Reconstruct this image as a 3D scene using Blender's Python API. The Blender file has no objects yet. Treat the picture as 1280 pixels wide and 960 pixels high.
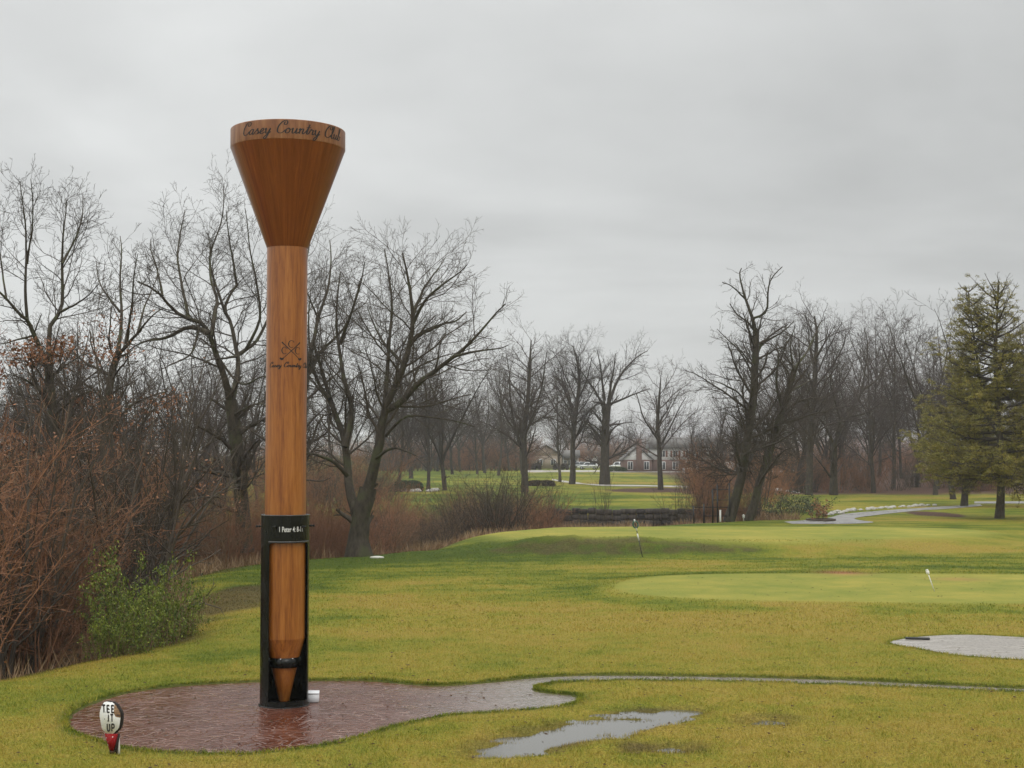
import bpy, math, random
import numpy as np
from mathutils import Vector, Matrix

# ------------------------------------------------------------------ camera
SC = bpy.context.scene
COL = SC.collection
F, PITCH, EYE = 1850.0, math.atan(90 / 1850.0), 4.04
cam = bpy.data.cameras.new('camera')
cam.sensor_width = 36.0
cam.lens = 36.0 * F / 1280.0
cam.clip_start, cam.clip_end = 0.1, 5000
camo = bpy.data.objects.new('camera', cam)
COL.objects.link(camo)
camo.location = (0, 0, EYE)
camo.rotation_euler = (math.pi / 2 + PITCH, 0, 0)
SC.camera = camo

# ------------------------------------------------------------------ world, sun, exposure
SUN_EL, SUN_AZ = math.radians(48), math.radians(150)
W = bpy.data.worlds.new('World')
SC.world = W
W.use_nodes = True
nt = W.node_tree
nt.nodes.clear()
N = nt.nodes.new
out = N('ShaderNodeOutputWorld'); bg = N('ShaderNodeBackground')
sky = N('ShaderNodeTexSky'); sky.sky_type = 'NISHITA'; sky.sun_disc = False
sky.sun_elevation = SUN_EL; sky.sun_rotation = SUN_AZ
tc = N('ShaderNodeTexCoord')
sep = N('ShaderNodeSeparateXYZ')
nt.links.new(tc.outputs['Generated'], sep.inputs[0])
def wmath(op, a, b=None, clamp=False):
    n = N('ShaderNodeMath'); n.operation = op; n.use_clamp = clamp
    for i, v in enumerate((a, b)):
        if v is None: continue
        if isinstance(v, (int, float)): n.inputs[i].default_value = v
        else: nt.links.new(v, n.inputs[i])
    return n.outputs[0]
# cloud deck seen from below: direction divided by height above the horizon
zc = wmath('MAXIMUM', sep.outputs[2], 0.0)
den = wmath('ADD', zc, 0.16)
cx = wmath('DIVIDE', sep.outputs[0], den)
cy = wmath('DIVIDE', sep.outputs[1], den)
comb = N('ShaderNodeCombineXYZ')
nt.links.new(cx, comb.inputs[0]); nt.links.new(wmath('MULTIPLY', cy, 1.0), comb.inputs[1])
n1 = N('ShaderNodeTexNoise'); n1.inputs['Scale'].default_value = 0.75; n1.inputs['Detail'].default_value = 5; n1.inputs['Roughness'].default_value = .5
n1.inputs['Distortion'].default_value = .6
nt.links.new(comb.outputs[0], n1.inputs['Vector'])
n2 = N('ShaderNodeTexNoise'); n2.inputs['Scale'].default_value = 2.6; n2.inputs['Detail'].default_value = 6
nt.links.new(comb.outputs[0], n2.inputs['Vector'])
cl = wmath('ADD', wmath('MULTIPLY', n1.outputs[0], .75), wmath('MULTIPLY', n2.outputs[0], .25))
mr = N('ShaderNodeMapRange'); mr.inputs[1].default_value = .3; mr.inputs[2].default_value = .68
mr.inputs[3].default_value = .78; mr.inputs[4].default_value = 1.16
nt.links.new(cl, mr.inputs[0])
# brighter to the west (left), darker rain cloud on the right
side = wmath('ADD', 1.0, wmath('MULTIPLY', sep.outputs[0], -0.34))
elev = N('ShaderNodeMapRange'); elev.interpolation_type = 'SMOOTHSTEP'
elev.inputs[1].default_value = .22; elev.inputs[2].default_value = .9; elev.inputs[3].default_value = 1.0; elev.inputs[4].default_value = 3.0
nt.links.new(zc, elev.inputs[0])
lum = wmath('MULTIPLY', wmath('MULTIPLY', mr.outputs[0], side), elev.outputs[0])
SKY_L = 6.8
lum = wmath('MULTIPLY', lum, SKY_L)
grey = N('ShaderNodeCombineXYZ')
nt.links.new(wmath('MULTIPLY', lum, .985), grey.inputs[0]); nt.links.new(lum, grey.inputs[1]); nt.links.new(wmath('MULTIPLY', lum, .99), grey.inputs[2])
mix = N('ShaderNodeMix'); mix.data_type = 'RGBA'; mix.inputs[0].default_value = .96
nt.links.new(sky.outputs[0], mix.inputs[6]); nt.links.new(grey.outputs[0], mix.inputs[7])
nt.links.new(mix.outputs[2], bg.inputs[0]); bg.inputs[1].default_value = .1
nt.links.new(bg.outputs[0], out.inputs[0])

sl = bpy.data.lights.new('sun', 'SUN'); sl.energy = .6; sl.angle = math.radians(25); sl.color = (1, .97, .92)
so = bpy.data.objects.new('sun', sl); COL.objects.link(so)
so.rotation_euler = (math.pi / 2 - SUN_EL, 0, math.pi - SUN_AZ)
SC.view_settings.view_transform = 'Standard'
SC.view_settings.look = 'None'
SC.view_settings.exposure = 0.0
SC.view_settings.gamma = 1.0
SC.view_settings.use_curve_mapping = False
SC.cycles.max_bounces = 5; SC.cycles.diffuse_bounces = 3; SC.cycles.glossy_bounces = 3
SC.cycles.transparent_max_bounces = 8
SC.cycles.volume_bounces = 1

# ------------------------------------------------------------------ helpers
RNG = np.random.default_rng(7)
random.seed(7)

def ray(px, py):
    X, Y, Z = (px - 640) / F, 1.0, (480 - py) / F
    c, s = math.cos(PITCH), math.sin(PITCH)
    return np.array([X, Y * c - Z * s, Y * s + Z * c])
def P(px, py, d):
    r = ray(px, py); r = r / r[1]
    return np.array([0, 0, EYE]) + r * d
def G(px, py, z=0.0):
    r = ray(px, py); t = (z - EYE) / r[2]
    return np.array([0, 0, EYE]) + r * t

def smooth(a, b, x):
    t = np.clip((x - a) / (b - a), 0, 1)
    return t * t * (3 - 2 * t)

_lat = np.random.default_rng(3).random((256, 256))
def vnoise(x, y):
    xi = np.floor(x).astype(int); yi = np.floor(y).astype(int)
    fx = x - xi; fy = y - yi
    fx = fx * fx * (3 - 2 * fx); fy = fy * fy * (3 - 2 * fy)
    a = _lat[xi % 256, yi % 256]; b = _lat[(xi + 1) % 256, yi % 256]
    c = _lat[xi % 256, (yi + 1) % 256]; d = _lat[(xi + 1) % 256, (yi + 1) % 256]
    return (a * (1 - fx) + b * fx) * (1 - fy) + (c * (1 - fx) + d * fx) * fy
def fbm(x, y, o=4):
    s = 0; a = .5; t = 0
    for i in range(o):
        s = s + a * vnoise(x * 2 ** i + 17.3 * i, y * 2 ** i + 5.1 * i); t += a; a *= .5
    return s / t

def sdf(x, y, poly):
    """signed distance, positive inside"""
    x = np.asarray(x, float); y = np.asarray(y, float)
    poly = np.asarray(poly)[:, :2]
    d = np.full(x.shape, 1e9); ins = np.zeros(x.shape, bool)
    n = len(poly)
    for i in range(n):
        ax, ay = poly[i]; bx, by = poly[(i + 1) % n]
        ex, ey = bx - ax, by - ay
        L = ex * ex + ey * ey + 1e-12
        t = np.clip(((x - ax) * ex + (y - ay) * ey) / L, 0, 1)
        d = np.minimum(d, (x - ax - t * ex) ** 2 + (y - ay - t * ey) ** 2)
        c = ((ay > y) != (by > y))
        if abs(ey) > 1e-12:
            ins ^= c & (x < ex * (y - ay) / ey + ax)
    d = np.sqrt(d)
    return np.where(ins, d, -d)

def crv(pts, n=6, closed=True):
    """Catmull-Rom through points"""
    p = np.asarray(pts, float); m = len(p); o = []
    rng = range(m if closed else m - 1)
    for i in rng:
        if closed: a, b, c, d = p[(i - 1) % m], p[i], p[(i + 1) % m], p[(i + 2) % m]
        else: a, b, c, d = p[max(i - 1, 0)], p[i], p[i + 1], p[min(i + 2, m - 1)]
        for k in range(n):
            t = k / n
            o.append(.5 * (2 * b + (c - a) * t + (2 * a - 5 * b + 4 * c - d) * t * t + (3 * b - 3 * c + d - a) * t ** 3))
    if not closed: o.append(p[-1])
    return np.array(o)

# ------------------------------------------------------------------ materials
def mat(name, col=(.5, .5, .5), rough=.7, spec=.5, metal=0.0):
    m = bpy.data.materials.new(name); m.use_nodes = True
    b = m.node_tree.nodes['Principled BSDF']
    b.inputs['Base Color'].default_value = (*col, 1)
    b.inputs['Roughness'].default_value = rough
    b.inputs['Metallic'].default_value = metal
    b.inputs['Specular IOR Level'].default_value = spec
    return m
class NB:
    """tiny node helper"""
    def __init__(s, m):
        s.t = m.node_tree; s.b = s.t.nodes['Principled BSDF']
    def n(s, typ, **kw):
        n = s.t.nodes.new(typ)
        for k, v in kw.items():
            if k.startswith('i_'): n.inputs[k[2:].replace('_', ' ')].default_value = v
            else: setattr(n, k, v)
        return n
    def l(s, a, b): s.t.links.new(a, b)
    def coords(s, kind='Object', scale=(1, 1, 1)):
        c = s.n('ShaderNodeTexCoord'); mp = s.n('ShaderNodeMapping')
        mp.inputs['Scale'].default_value = scale
        s.l(c.outputs[kind], mp.inputs[0]); return mp.outputs[0]
    def wpos(s, scale=(1, 1, 1)):
        c = s.n('ShaderNodeNewGeometry'); mp = s.n('ShaderNodeMapping')
        mp.inputs['Scale'].default_value = scale
        s.l(c.outputs['Position'], mp.inputs[0]); return mp.outputs[0]
    def noise(s, vec, scale, detail=4, rough=.5, dist=0.0):
        n = s.n('ShaderNodeTexNoise'); n.inputs['Scale'].default_value = scale; n.inputs['Detail'].default_value = detail
        n.inputs['Roughness'].default_value = rough; n.inputs['Distortion'].default_value = dist
        s.l(vec, n.inputs['Vector']); return n.outputs[0]
    def ramp(s, fac, stops, interp='LINEAR'):
        r = s.n('ShaderNodeValToRGB'); r.color_ramp.interpolation = interp
        e = r.color_ramp.elements
        while len(e) < len(stops): e.new(.5)
        for k, (p, c) in enumerate(stops):
            e[k].position = p; e[k].color = (*c, 1) if len(c) == 3 else c
        s.l(fac, r.inputs[0]); return r.outputs[0]
    def mix(s, f, a, b, blend='MIX'):
        m = s.n('ShaderNodeMix'); m.data_type = 'RGBA'; m.blend_type = blend
        for i, v in ((0, f), (6, a), (7, b)):
            if isinstance(v, (int, float)): m.inputs[i].default_value = v
            elif isinstance(v, tuple): m.inputs[i].default_value = (*v, 1)
            else: s.l(v, m.inputs[i])
        return m.outputs[2]
    def math(s, op, a, b=None, clamp=False):
        n = s.n('ShaderNodeMath'); n.operation = op; n.use_clamp = clamp
        for i, v in enumerate((a, b)):
            if v is None: continue
            if isinstance(v, (int, float)): n.inputs[i].default_value = v
            else: s.l(v, n.inputs[i])
        return n.outputs[0]
    def rng(s, v, a, b, c, d):
        n = s.n('ShaderNodeMapRange')
        for i, q in enumerate((a, b, c, d)): n.inputs[i + 1].default_value = q
        s.l(v, n.inputs[0]); return n.outputs[0]
    def attr(s, name):
        a = s.n('ShaderNodeAttribute'); a.attribute_name = name; return a.outputs['Fac']
    def bump(s, h, strength=.3, dist=.02):
        b = s.n('ShaderNodeBump'); b.inputs['Strength'].default_value = strength; b.inputs['Distance'].default_value = dist
        s.l(h, b.inputs['Height']); s.l(b.outputs[0], s.b.inputs['Normal'])
    def col(s, c): s.l(c, s.b.inputs['Base Color'])
    def rough(s, c): s.l(c, s.b.inputs['Roughness'])

# ------------------------------------------------------------------ object helpers
def tag(o, label=None, cat=None, group=None, kind=None):
    if label: o['label'] = label
    if cat: o['category'] = cat
    if group: o['group'] = group
    if kind: o['kind'] = kind
    return o
def link(name, me, m, parent=None, loc=None):
    o = bpy.data.objects.new(name, me); COL.objects.link(o)
    if m is not None and me is not None and not me.materials: me.materials.append(m)
    if parent is not None: o.parent = parent
    if loc is not None: o.location = loc
    return o
def empty(name, loc, label, cat, group=None, rz=0):
    o = bpy.data.objects.new(name, None); COL.objects.link(o)
    o.location = [float(v) for v in loc]; o.rotation_euler = (0, 0, rz); o.empty_display_size = .3
    return tag(o, label, cat, group)
def mesh(name, V, faces, smooth_=False, attrs=None):
    """V (n,3); faces: list of arrays (k,3)/(k,4) or python lists"""
    me = bpy.data.meshes.new(name)
    V = np.asarray(V, np.float32)
    if isinstance(faces, np.ndarray): faces = [faces]
    if len(faces) and isinstance(faces[0], np.ndarray) and faces[0].ndim == 2:
        loops = np.concatenate([f.ravel() for f in faces]).astype(np.int32)
        tot = np.concatenate([np.full(len(f), f.shape[1]) for f in faces]).astype(np.int32)
    else:
        loops = np.array([i for f in faces for i in f], np.int32)
        tot = np.array([len(f) for f in faces], np.int32)
    start = np.concatenate([[0], np.cumsum(tot)[:-1]]).astype(np.int32)
    me.vertices.add(len(V)); me.vertices.foreach_set('co', V.ravel())
    me.loops.add(len(loops)); me.loops.foreach_set('vertex_index', loops)
    me.polygons.add(len(tot)); me.polygons.foreach_set('loop_start', start)
    if smooth_: me.polygons.foreach_set('use_smooth', np.ones(len(tot), bool))
    for k, v in (attrs or {}).items():
        a = me.attributes.new(k, 'FLOAT', 'POINT'); a.data.foreach_set('value', np.asarray(v, np.float32))
    me.update(calc_edges=True); me.validate()
    return me
class MB:
    """collects boxes, lathes, tubes, prisms into one mesh"""
    def __init__(s): s.v = []; s.f = []; s.n = 0
    def add(s, V, Fc):
        V = np.asarray(V, float); s.v.append(V); s.f += [[i + s.n for i in f] for f in Fc]; s.n += len(V); return s
    def box(s, c, d, rz=0, bev=0):
        c = np.asarray(c, float); hx, hy, hz = [q / 2 for q in d]
        if bev:
            b = bev; V = []
            for z, q in ((-hz, b), (-hz + b, 0), (hz - b, 0), (hz, b)):
                x, y = hx - q, hy - q
                cc = b * .7
                V += [(-x + cc, -y, z), (x - cc, -y, z), (x, -y + cc, z), (x, y - cc, z), (x - cc, y, z), (-x + cc, y, z), (-x, y - cc, z), (-x, -y + cc, z)]
            Fc = [list(range(7, -1, -1)), list(range(24, 32))]
            for k in range(3):
                for i in range(8): Fc.append([k * 8 + i, k * 8 + (i + 1) % 8, k * 8 + 8 + (i + 1) % 8, k * 8 + 8 + i])
        else:
            V = [(sx * hx, sy * hy, sz * hz) for sz in (-1, 1) for sy in (-1, 1) for sx in (-1, 1)]
            Fc = [(0, 2, 3, 1), (4, 5, 7, 6), (0, 1, 5, 4), (2, 6, 7, 3), (0, 4, 6, 2), (1, 3, 7, 5)]
        V = np.array(V); cz, sz_ = math.cos(rz), math.sin(rz)
        V = np.stack([V[:, 0] * cz - V[:, 1] * sz_, V[:, 0] * sz_ + V[:, 1] * cz, V[:, 2]], 1) + c
        return s.add(V, Fc)
    def lathe(s, prof, n=32, c=(0, 0, 0), axis='z', cap=True):
        V = []; Fc = []
        for r, z in prof:
            for i in range(n):
                a = 2 * math.pi * i / n; V.append((r * math.cos(a), r * math.sin(a), z))
        for k in range(len(prof) - 1):
            for i in range(n): Fc.append([k * n + i, k * n + (i + 1) % n, (k + 1) * n + (i + 1) % n, (k + 1) * n + i])
        if cap: Fc.append(list(range(n - 1, -1, -1))); Fc.append([(len(prof) - 1) * n + i for i in range(n)])
        V = np.array(V)
        if axis == 'y': V = V[:, [0, 2, 1]] * [1, 1, -1]
        if axis == 'x': V = V[:, [2, 1, 0]] * [1, 1, -1]
        return s.add(V + np.asarray(c, float), Fc)
    def tube(s, pts, r, n=8):
        pts = np.asarray(pts, float)[None]; R = np.full((1, pts.shape[1]), r) if np.isscalar(r) else np.asarray(r, float)[None]
        V, Fc = tubes(pts, R, n); m = pts.shape[1]
        Fl = [list(f) for f in Fc] + [list(range(n - 1, -1, -1)), [(m - 1) * n + i for i in range(n)]]
        return s.add(V, Fl)
    def prism(s, poly, z0, z1):
        m = len(poly); V = [(x, y, z0) for x, y in poly] + [(x, y, z1) for x, y in poly]
        return s.add(V, [list(range(m - 1, -1, -1)), list(range(m, 2 * m))] + [[i, (i + 1) % m, m + (i + 1) % m, m + i] for i in range(m)])
    def build(s, name, m, parent=None, smooth_=False, loc=None):
        me = mesh(name, np.concatenate(s.v), s.f, smooth_)
        if smooth_: 
            try: me.set_sharp_from_angle(angle=math.radians(40))
            except Exception: pass
        return link(name, me, m, parent, loc)

def tubes(Pt, R, s=3):
    """Pt (N,n,3), R (N,n) -> verts, quads"""
    Nn, n, _ = Pt.shape
    T = np.gradient(Pt, axis=1)
    T /= np.linalg.norm(T, axis=2, keepdims=True) + 1e-9
    mean = Pt[:, -1] - Pt[:, 0]
    ref = np.zeros((Nn, 3)); ref[np.arange(Nn), np.argmin(np.abs(mean), axis=1)] = 1
    U = np.cross(T, ref[:, None, :]); U /= np.linalg.norm(U, axis=2, keepdims=True) + 1e-9
    Vv = np.cross(T, U)
    a = np.arange(s) * 2 * math.pi / s
    V = Pt[:, :, None, :] + R[:, :, None, None] * (np.cos(a)[None, None, :, None] * U[:, :, None, :] + np.sin(a)[None, None, :, None] * Vv[:, :, None, :])
    base = (np.arange(Nn)[:, None, None] * n + np.arange(n - 1)[None, :, None]) * s
    i = np.arange(s)[None, None, :]; j = (i + 1) % s
    q = np.stack([base + i, base + j, base + s + j, base + s + i], -1).reshape(-1, 4)
    return V.reshape(-1, 3), q
def tube_mesh(name, levels, sides, extra=None):
    Vs, Fs, o = [], [], 0
    for (Pt, R), s in zip(levels, sides):
        if len(Pt) == 0: continue
        V, q = tubes(Pt, R, s); Vs.append(V); Fs.append(q + o); o += len(V)
    if extra is not None:
        V, q = extra; Vs.append(V); Fs.append(q + o)
    return mesh(name, np.concatenate(Vs), Fs, True)

# ------------------------------------------------------------------ branching
def resample(pts, rad, n):
    pts = np.asarray(pts, float); L = np.concatenate([[0], np.cumsum(np.linalg.norm(np.diff(pts, axis=0), axis=1))])
    t = np.linspace(0, L[-1], n)
    return np.stack([np.interp(t, L, pts[:, k]) for k in range(3)], 1), np.interp(t / L[-1], np.linspace(0, 1, len(rad)), rad)
def sprout(rng, par, dens, t0, t1, ang, length, rr, nseg=4, wob=.12, trop=.03, rmin=.004, taper=.35, side=None, lenfall=.55, kmax=40):
    """children of every parent branch; length = (fraction of parent length) """
    Pt, R = par; Nn, n, _ = Pt.shape
    L = np.linalg.norm(np.diff(Pt, axis=1), axis=2).sum(1)
    k = np.clip(np.floor(L * dens * (t1 - t0) + rng.random(Nn)).astype(int), 0, kmax)
    idx = np.repeat(np.arange(Nn), k)
    if len(idx) == 0: return np.zeros((0, nseg + 1, 3)), np.zeros((0, nseg + 1))
    within = np.concatenate([np.arange(q) for q in k if q > 0])
    kk = k[idx]
    t = t0 + (within + rng.random(len(idx))) / kk * (t1 - t0)
    f = t * (n - 1); i0 = np.clip(f.astype(int), 0, n - 2); fr = (f - i0)[:, None]
    pos = Pt[idx, i0] * (1 - fr) + Pt[idx, i0 + 1] * fr
    rp = R[idx, i0] * (1 - fr[:, 0]) + R[idx, i0 + 1] * fr[:, 0]
    d = Pt[idx, i0 + 1] - Pt[idx, i0]; d /= np.linalg.norm(d, axis=1, keepdims=True) + 1e-9
    ref = np.zeros_like(d); ref[np.arange(len(d)), np.argmin(np.abs(d), axis=1)] = 1
    u = np.cross(d, ref); u /= np.linalg.norm(u, axis=1, keepdims=True); v = np.cross(d, u)
    az = within * 2.4 + rng.random(Nn)[idx] * 6.28 + rng.normal(0, .5, len(idx))
    a = ang * (1 + rng.normal(0, .22, len(idx)))
    dr = np.cos(a)[:, None] * d + np.sin(a)[:, None] * (np.cos(az)[:, None] * u + np.sin(az)[:, None] * v)
    ln = (L[idx] if length < 0 else np.ones(len(idx))) * abs(length) * (1 - lenfall * (t - t0) / max(1e-6, 1 - t0)) * rng.uniform(.6, 1.25, len(idx))
    r0 = np.maximum(rp * rr * rng.uniform(.8, 1.1, len(idx)), rmin)
    out = np.zeros((len(idx), nseg + 1, 3)); out[:, 0] = pos
    p = pos; dd = dr
    for s_ in range(nseg):
        dd = dd + rng.normal(0, wob, dd.shape) + np.array([0, 0, trop])
        dd /= np.linalg.norm(dd, axis=1, keepdims=True)
        p = p + dd * (ln / nseg)[:, None]; out[:, s_ + 1] = p
    tp = 1 - (1 - taper) * np.linspace(0, 1, nseg + 1)[None]
    return out, np.maximum(r0[:, None] * tp, rmin * .7)
def cat(a, b): 
    return (np.concatenate([a[0], b[0]]), np.concatenate([a[1], b[1]]))
def leaves(rng, lev, per, size, spread=.15):
    Pt, R = lev
    tips = Pt[:, 1:].reshape(-1, 3)
    k = rng.integers(0, len(tips), int(len(tips) * per)) if per < 1 else np.repeat(np.arange(len(tips)), int(per))
    c = tips[k] + rng.normal(0, spread, (len(k), 3))
    a = rng.normal(size=(len(k), 3)); a /= np.linalg.norm(a, axis=1, keepdims=True)
    b = np.cross(a, rng.normal(size=(len(k), 3))); b /= np.linalg.norm(b, axis=1, keepdims=True)
    s = (size * rng.uniform(.6, 1.3, len(k)))[:, None]
    V = np.stack([c - a * s, c + b * s * .5, c + a * s, c - b * s * .5], 1).reshape(-1, 3)
    return V, np.arange(len(V)).reshape(-1, 4)

# ------------------------------------------------------------------ layout outlines (metres on the ground)
def gpoly(px, z=0.0): return np.array([G(x, y, z)[:2] for x, y in px])
PAD = crv(gpoly([(85, 905), (97, 889), (150, 869), (220, 859), (300, 854), (386, 852), (460, 852), (520, 857), (560, 858), (620, 853), (670, 848), (740, 845),
                 (850, 846), (960, 848), (1080, 852), (1180, 857), (1290, 862), (1400, 867),
                 (1400, 872.5), (1290, 867.5), (1180, 863), (1080, 858.5), (960, 854.5), (850, 852.5), (760, 852.5), (700, 855), (672, 859), (668, 864), (690, 868),
                 (718, 871), (722, 878), (700, 885), (620, 892), (560, 896), (500, 908), (440, 925), (380, 938), (300, 945), (200, 943), (140, 932), (95, 918)], -.04), 4)
SLAB = crv(gpoly([(1112, 803), (1150, 796), (1210, 793.5), (1290, 797), (1400, 800), (1500, 806), (1500, 822), (1400, 828), (1290, 825), (1200, 819), (1145, 810)], 0), 4)
PUD = crv(gpoly([(585, 941), (635, 918), (700, 904), (770, 896), (835, 896), (838, 903), (800, 912), (760, 922), (700, 934), (645, 944)]), 4)
PUD2 = crv(gpoly([(770, 893), (800, 886), (868, 886), (860, 893), (820, 897)]), 4)
PUD3 = crv(gpoly([(790, 936), (810, 930), (868, 932), (860, 938)]), 4)
PUD4 = crv(gpoly([(930, 903), (945, 896), (985, 896), (975, 902)]), 4)
GREEN1 = crv(gpoly([(768, 738), (800, 726), (900, 721), (1100, 721), (1290, 722), (1500, 724), (1600, 740), (1450, 757), (1280, 759), (1100, 758), (900, 754), (800, 748)]), 4)
GREEN2 = crv(gpoly([(600, 676), (660, 668), (800, 666), (960, 666), (1130, 667), (1230, 672), (1180, 680), (1060, 686), (900, 689), (740, 689), (650, 686)]), 4)
NEAR = [(-42, 8), (-20, 20), (-13, 24), (-9.6, 28.3), (-7.9, 33.5), (-8.1, 38), (-9.6, 44), (-11.6, 51), (-11.2, 56.5), (-9.2, 59.8), (-6.9, 61.6), (-4.4, 64), (-1.4, 74), (2.8, 81), (10, 91.5), (14, 94), (18.5, 96)]
FARB = [(19, 100), (18, 109), (10, 109.5), (2.5, 110), (-5, 104), (-12, 94), (-19, 84), (-26, 70), (-33, 55), (-40, 38), (-52, 24)]
CREEK = np.array(NEAR + FARB)

def height(x, y):
    x = np.asarray(x, float); y = np.asarray(y, float)
    z = 1.1 * smooth(118, 360, y) + 3.0 * smooth(360, 1200, y)
    und = (fbm(x * .08, y * .08, 3) - .5) * .35 * smooth(30, 60, y)
    z = z + und * (1 - .8 * smooth(20, 26, x) * (y < 130))
    dg = sdf(x, y, GREEN2); z = z * (1 - smooth(-4, 1, dg)) + .34 * smooth(-3.2, .4, dg) + 0 * z
    z = z + .36 * np.exp(-((x - 3) / 6) ** 2 - ((y - 62.6) / 1.6) ** 2) * (.35 + 1.2 * fbm(x * .9, y * .9, 4))
    dg = sdf(x, y, GREEN1); z = z * (1 - smooth(-3, 1, dg)) + .10 * smooth(-2.0, .3, dg)
    dc = sdf(x, y, CREEK)
    w = np.where((y > 98) & (x > -1), .7, 5.5)
    drop = smooth(-.8, 1, dc / w * 1.0) * np.where(dc > -3, 1, 0)
    z = z - 1.35 * np.clip(smooth(-.35, 1, dc / w), 0, 1)
    z = z - .075 * smooth(0, .10, sdf(x, y, PAD)) * (y < 40)
    z = z - .02 * smooth(0, .12, sdf(x, y, SLAB))
    fine = (fbm(x * 3.1, y * 3.1, 4) - .5) * .09
    near = (1 - smooth(26, 34, y))
    hollow = 0
    for pl, dp in ((PUD, .080), (PUD2, .082), (PUD3, .085), (PUD4, .080)):
        hollow = np.maximum(hollow, dp * smooth(-.35, .35, sdf(x, y, pl)))
    inpad = smooth(-.1, .05, sdf(x, y, PAD))
    wz = np.maximum.reduce([smooth(-1.0, 0, sdf(x, y, q)) * (1 - .8 * smooth(.1, .5, sdf(x, y, q))) for q in (PUD, PUD2, PUD3, PUD4)])
    z = z + near * (1 - inpad) * wz * (fbm(x * 1.5 + 31, y * 2.6, 4) - .52) * .16
    z = z + near * (1 - inpad) * (fine * .55 + .0) - hollow * (1 - inpad)
    return z
def hz(x, y): return float(height(np.array([x]), np.array([y]))[0])
def GT(px, py):
    """ground point under a pixel, following the relief"""
    z = 0
    for _ in range(12):
        p = G(px, py, z); z = .5 * z + .5 * hz(p[0], p[1])
    return np.array([p[0], p[1], hz(p[0], p[1])])

def zones(x, y):
    dc = sdf(x, y, CREEK)
    n = fbm(x * .12 + 3, y * .12, 3); nb = fbm(x * .5, y * .5, 3)
    n3 = fbm(x * .05 + 9, y * .16, 3)
    mud = smooth(-1.2, .8, dc + (nb - .5) * 2.2)
    # bare leafy patch by the brush on the left
    mud = np.maximum(mud, .8 * smooth(.35, .7, np.exp(-((x + 8.0) / 2.2) ** 2 - ((y - 43) / 5) ** 2) * (.4 + 1.1 * nb)))
    g = .20 + .50 * smooth(36, 60, y + 14 * (n - .5)) * (1 - .55 * smooth(0, 14, x))
    g = g + .30 * smooth(3, 0, np.abs(dc + 3)) 
    g = g + 1.3 * (n3 - .5) * smooth(24, 50, y) + .6 * (nb - .5) + .8 * (fbm(x * .25, y * 1.1 + 4, 3) - .5) * smooth(28, 45, y)
    # ochre, sparser band across the middle of the lawn
    g = g - .20 * np.exp(-((y - 37) / 4.5) ** 2) * smooth(-8, -3, x)
    g1 = smooth(-.5, .35, sdf(x, y, GREEN1) + .5 * (nb - .5)); g2 = smooth(-1.6, 1.0, sdf(x, y, GREEN2) + 1.5 * (nb - .5))
    collar = np.exp(-((sdf(x, y, GREEN1) + 1.2) / .9) ** 2)
    g = g + .28 * collar * smooth(.35, .6, nb + .1)
    g = g + .35 * np.exp(-((y - 58) / 3.0) ** 2) * (1 - smooth(-4, 2, x))
    wet = np.maximum.reduce([np.exp(-(np.minimum(0, sdf(x, y, q)) / .22) ** 2) * (y < 27) for q in (PUD, PUD2, PUD3, PUD4)])
    mud = np.maximum(mud, wet * np.clip((nb - .25) * 1.6, 0, .75))
    edge = np.maximum.reduce([np.exp(-(np.minimum(0, sdf(x, y, PAD) + .04) / .16) ** 2) * (y < 40), .8 * np.exp(-(np.minimum(0, sdf(x, y, SLAB)) / .16) ** 2)])
    g = np.maximum(g, edge * .62)
    smt = np.maximum(g1, g2)
    lit = smooth(.42, .6, np.exp(-((x - 20) / 12) ** 2 - ((y - 168) / 11) ** 2) + .35 * (nb - .5))
    lit = np.maximum(lit, smooth(.45, .6, np.exp(-((x - 29.5) / 2.2) ** 2 - ((y - 104) / 6) ** 2) + .4 * (nb - .5)))
    lit = np.maximum(lit, smooth(150, 158, y + 8 * (nb - .5)) * smooth(22, 30, x))
    scar = .65 * smooth(.42, .80, fbm(x * 1.7, y * 2.6, 3) + .18) * smooth(.35, .62, np.exp(-((x - 4) / 6) ** 2 - ((y - 61.6) / 1.1) ** 2) * (.6 + 1.1 * nb))
    ox, oy = G(1052, 719)[:2]
    worn = np.exp(-((x - ox) / .75) ** 2 - ((y - oy) / 1.1) ** 2)
    ox, oy = G(1200, 728)[:2]; worn = np.clip(np.maximum(worn, .5 * np.exp(-((x - ox) / .8) ** 2 - ((y - oy) / .7) ** 2)) * (.4 + 1.2 * nb), 0, 1)
    return dict(grn=np.clip(g, 0, 1), mud=np.clip(np.maximum(mud, scar), 0, 1), smt=smt, lit=np.clip(lit, 0, 1), worn=worn, edge=np.clip(edge, 0, 1))

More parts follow.
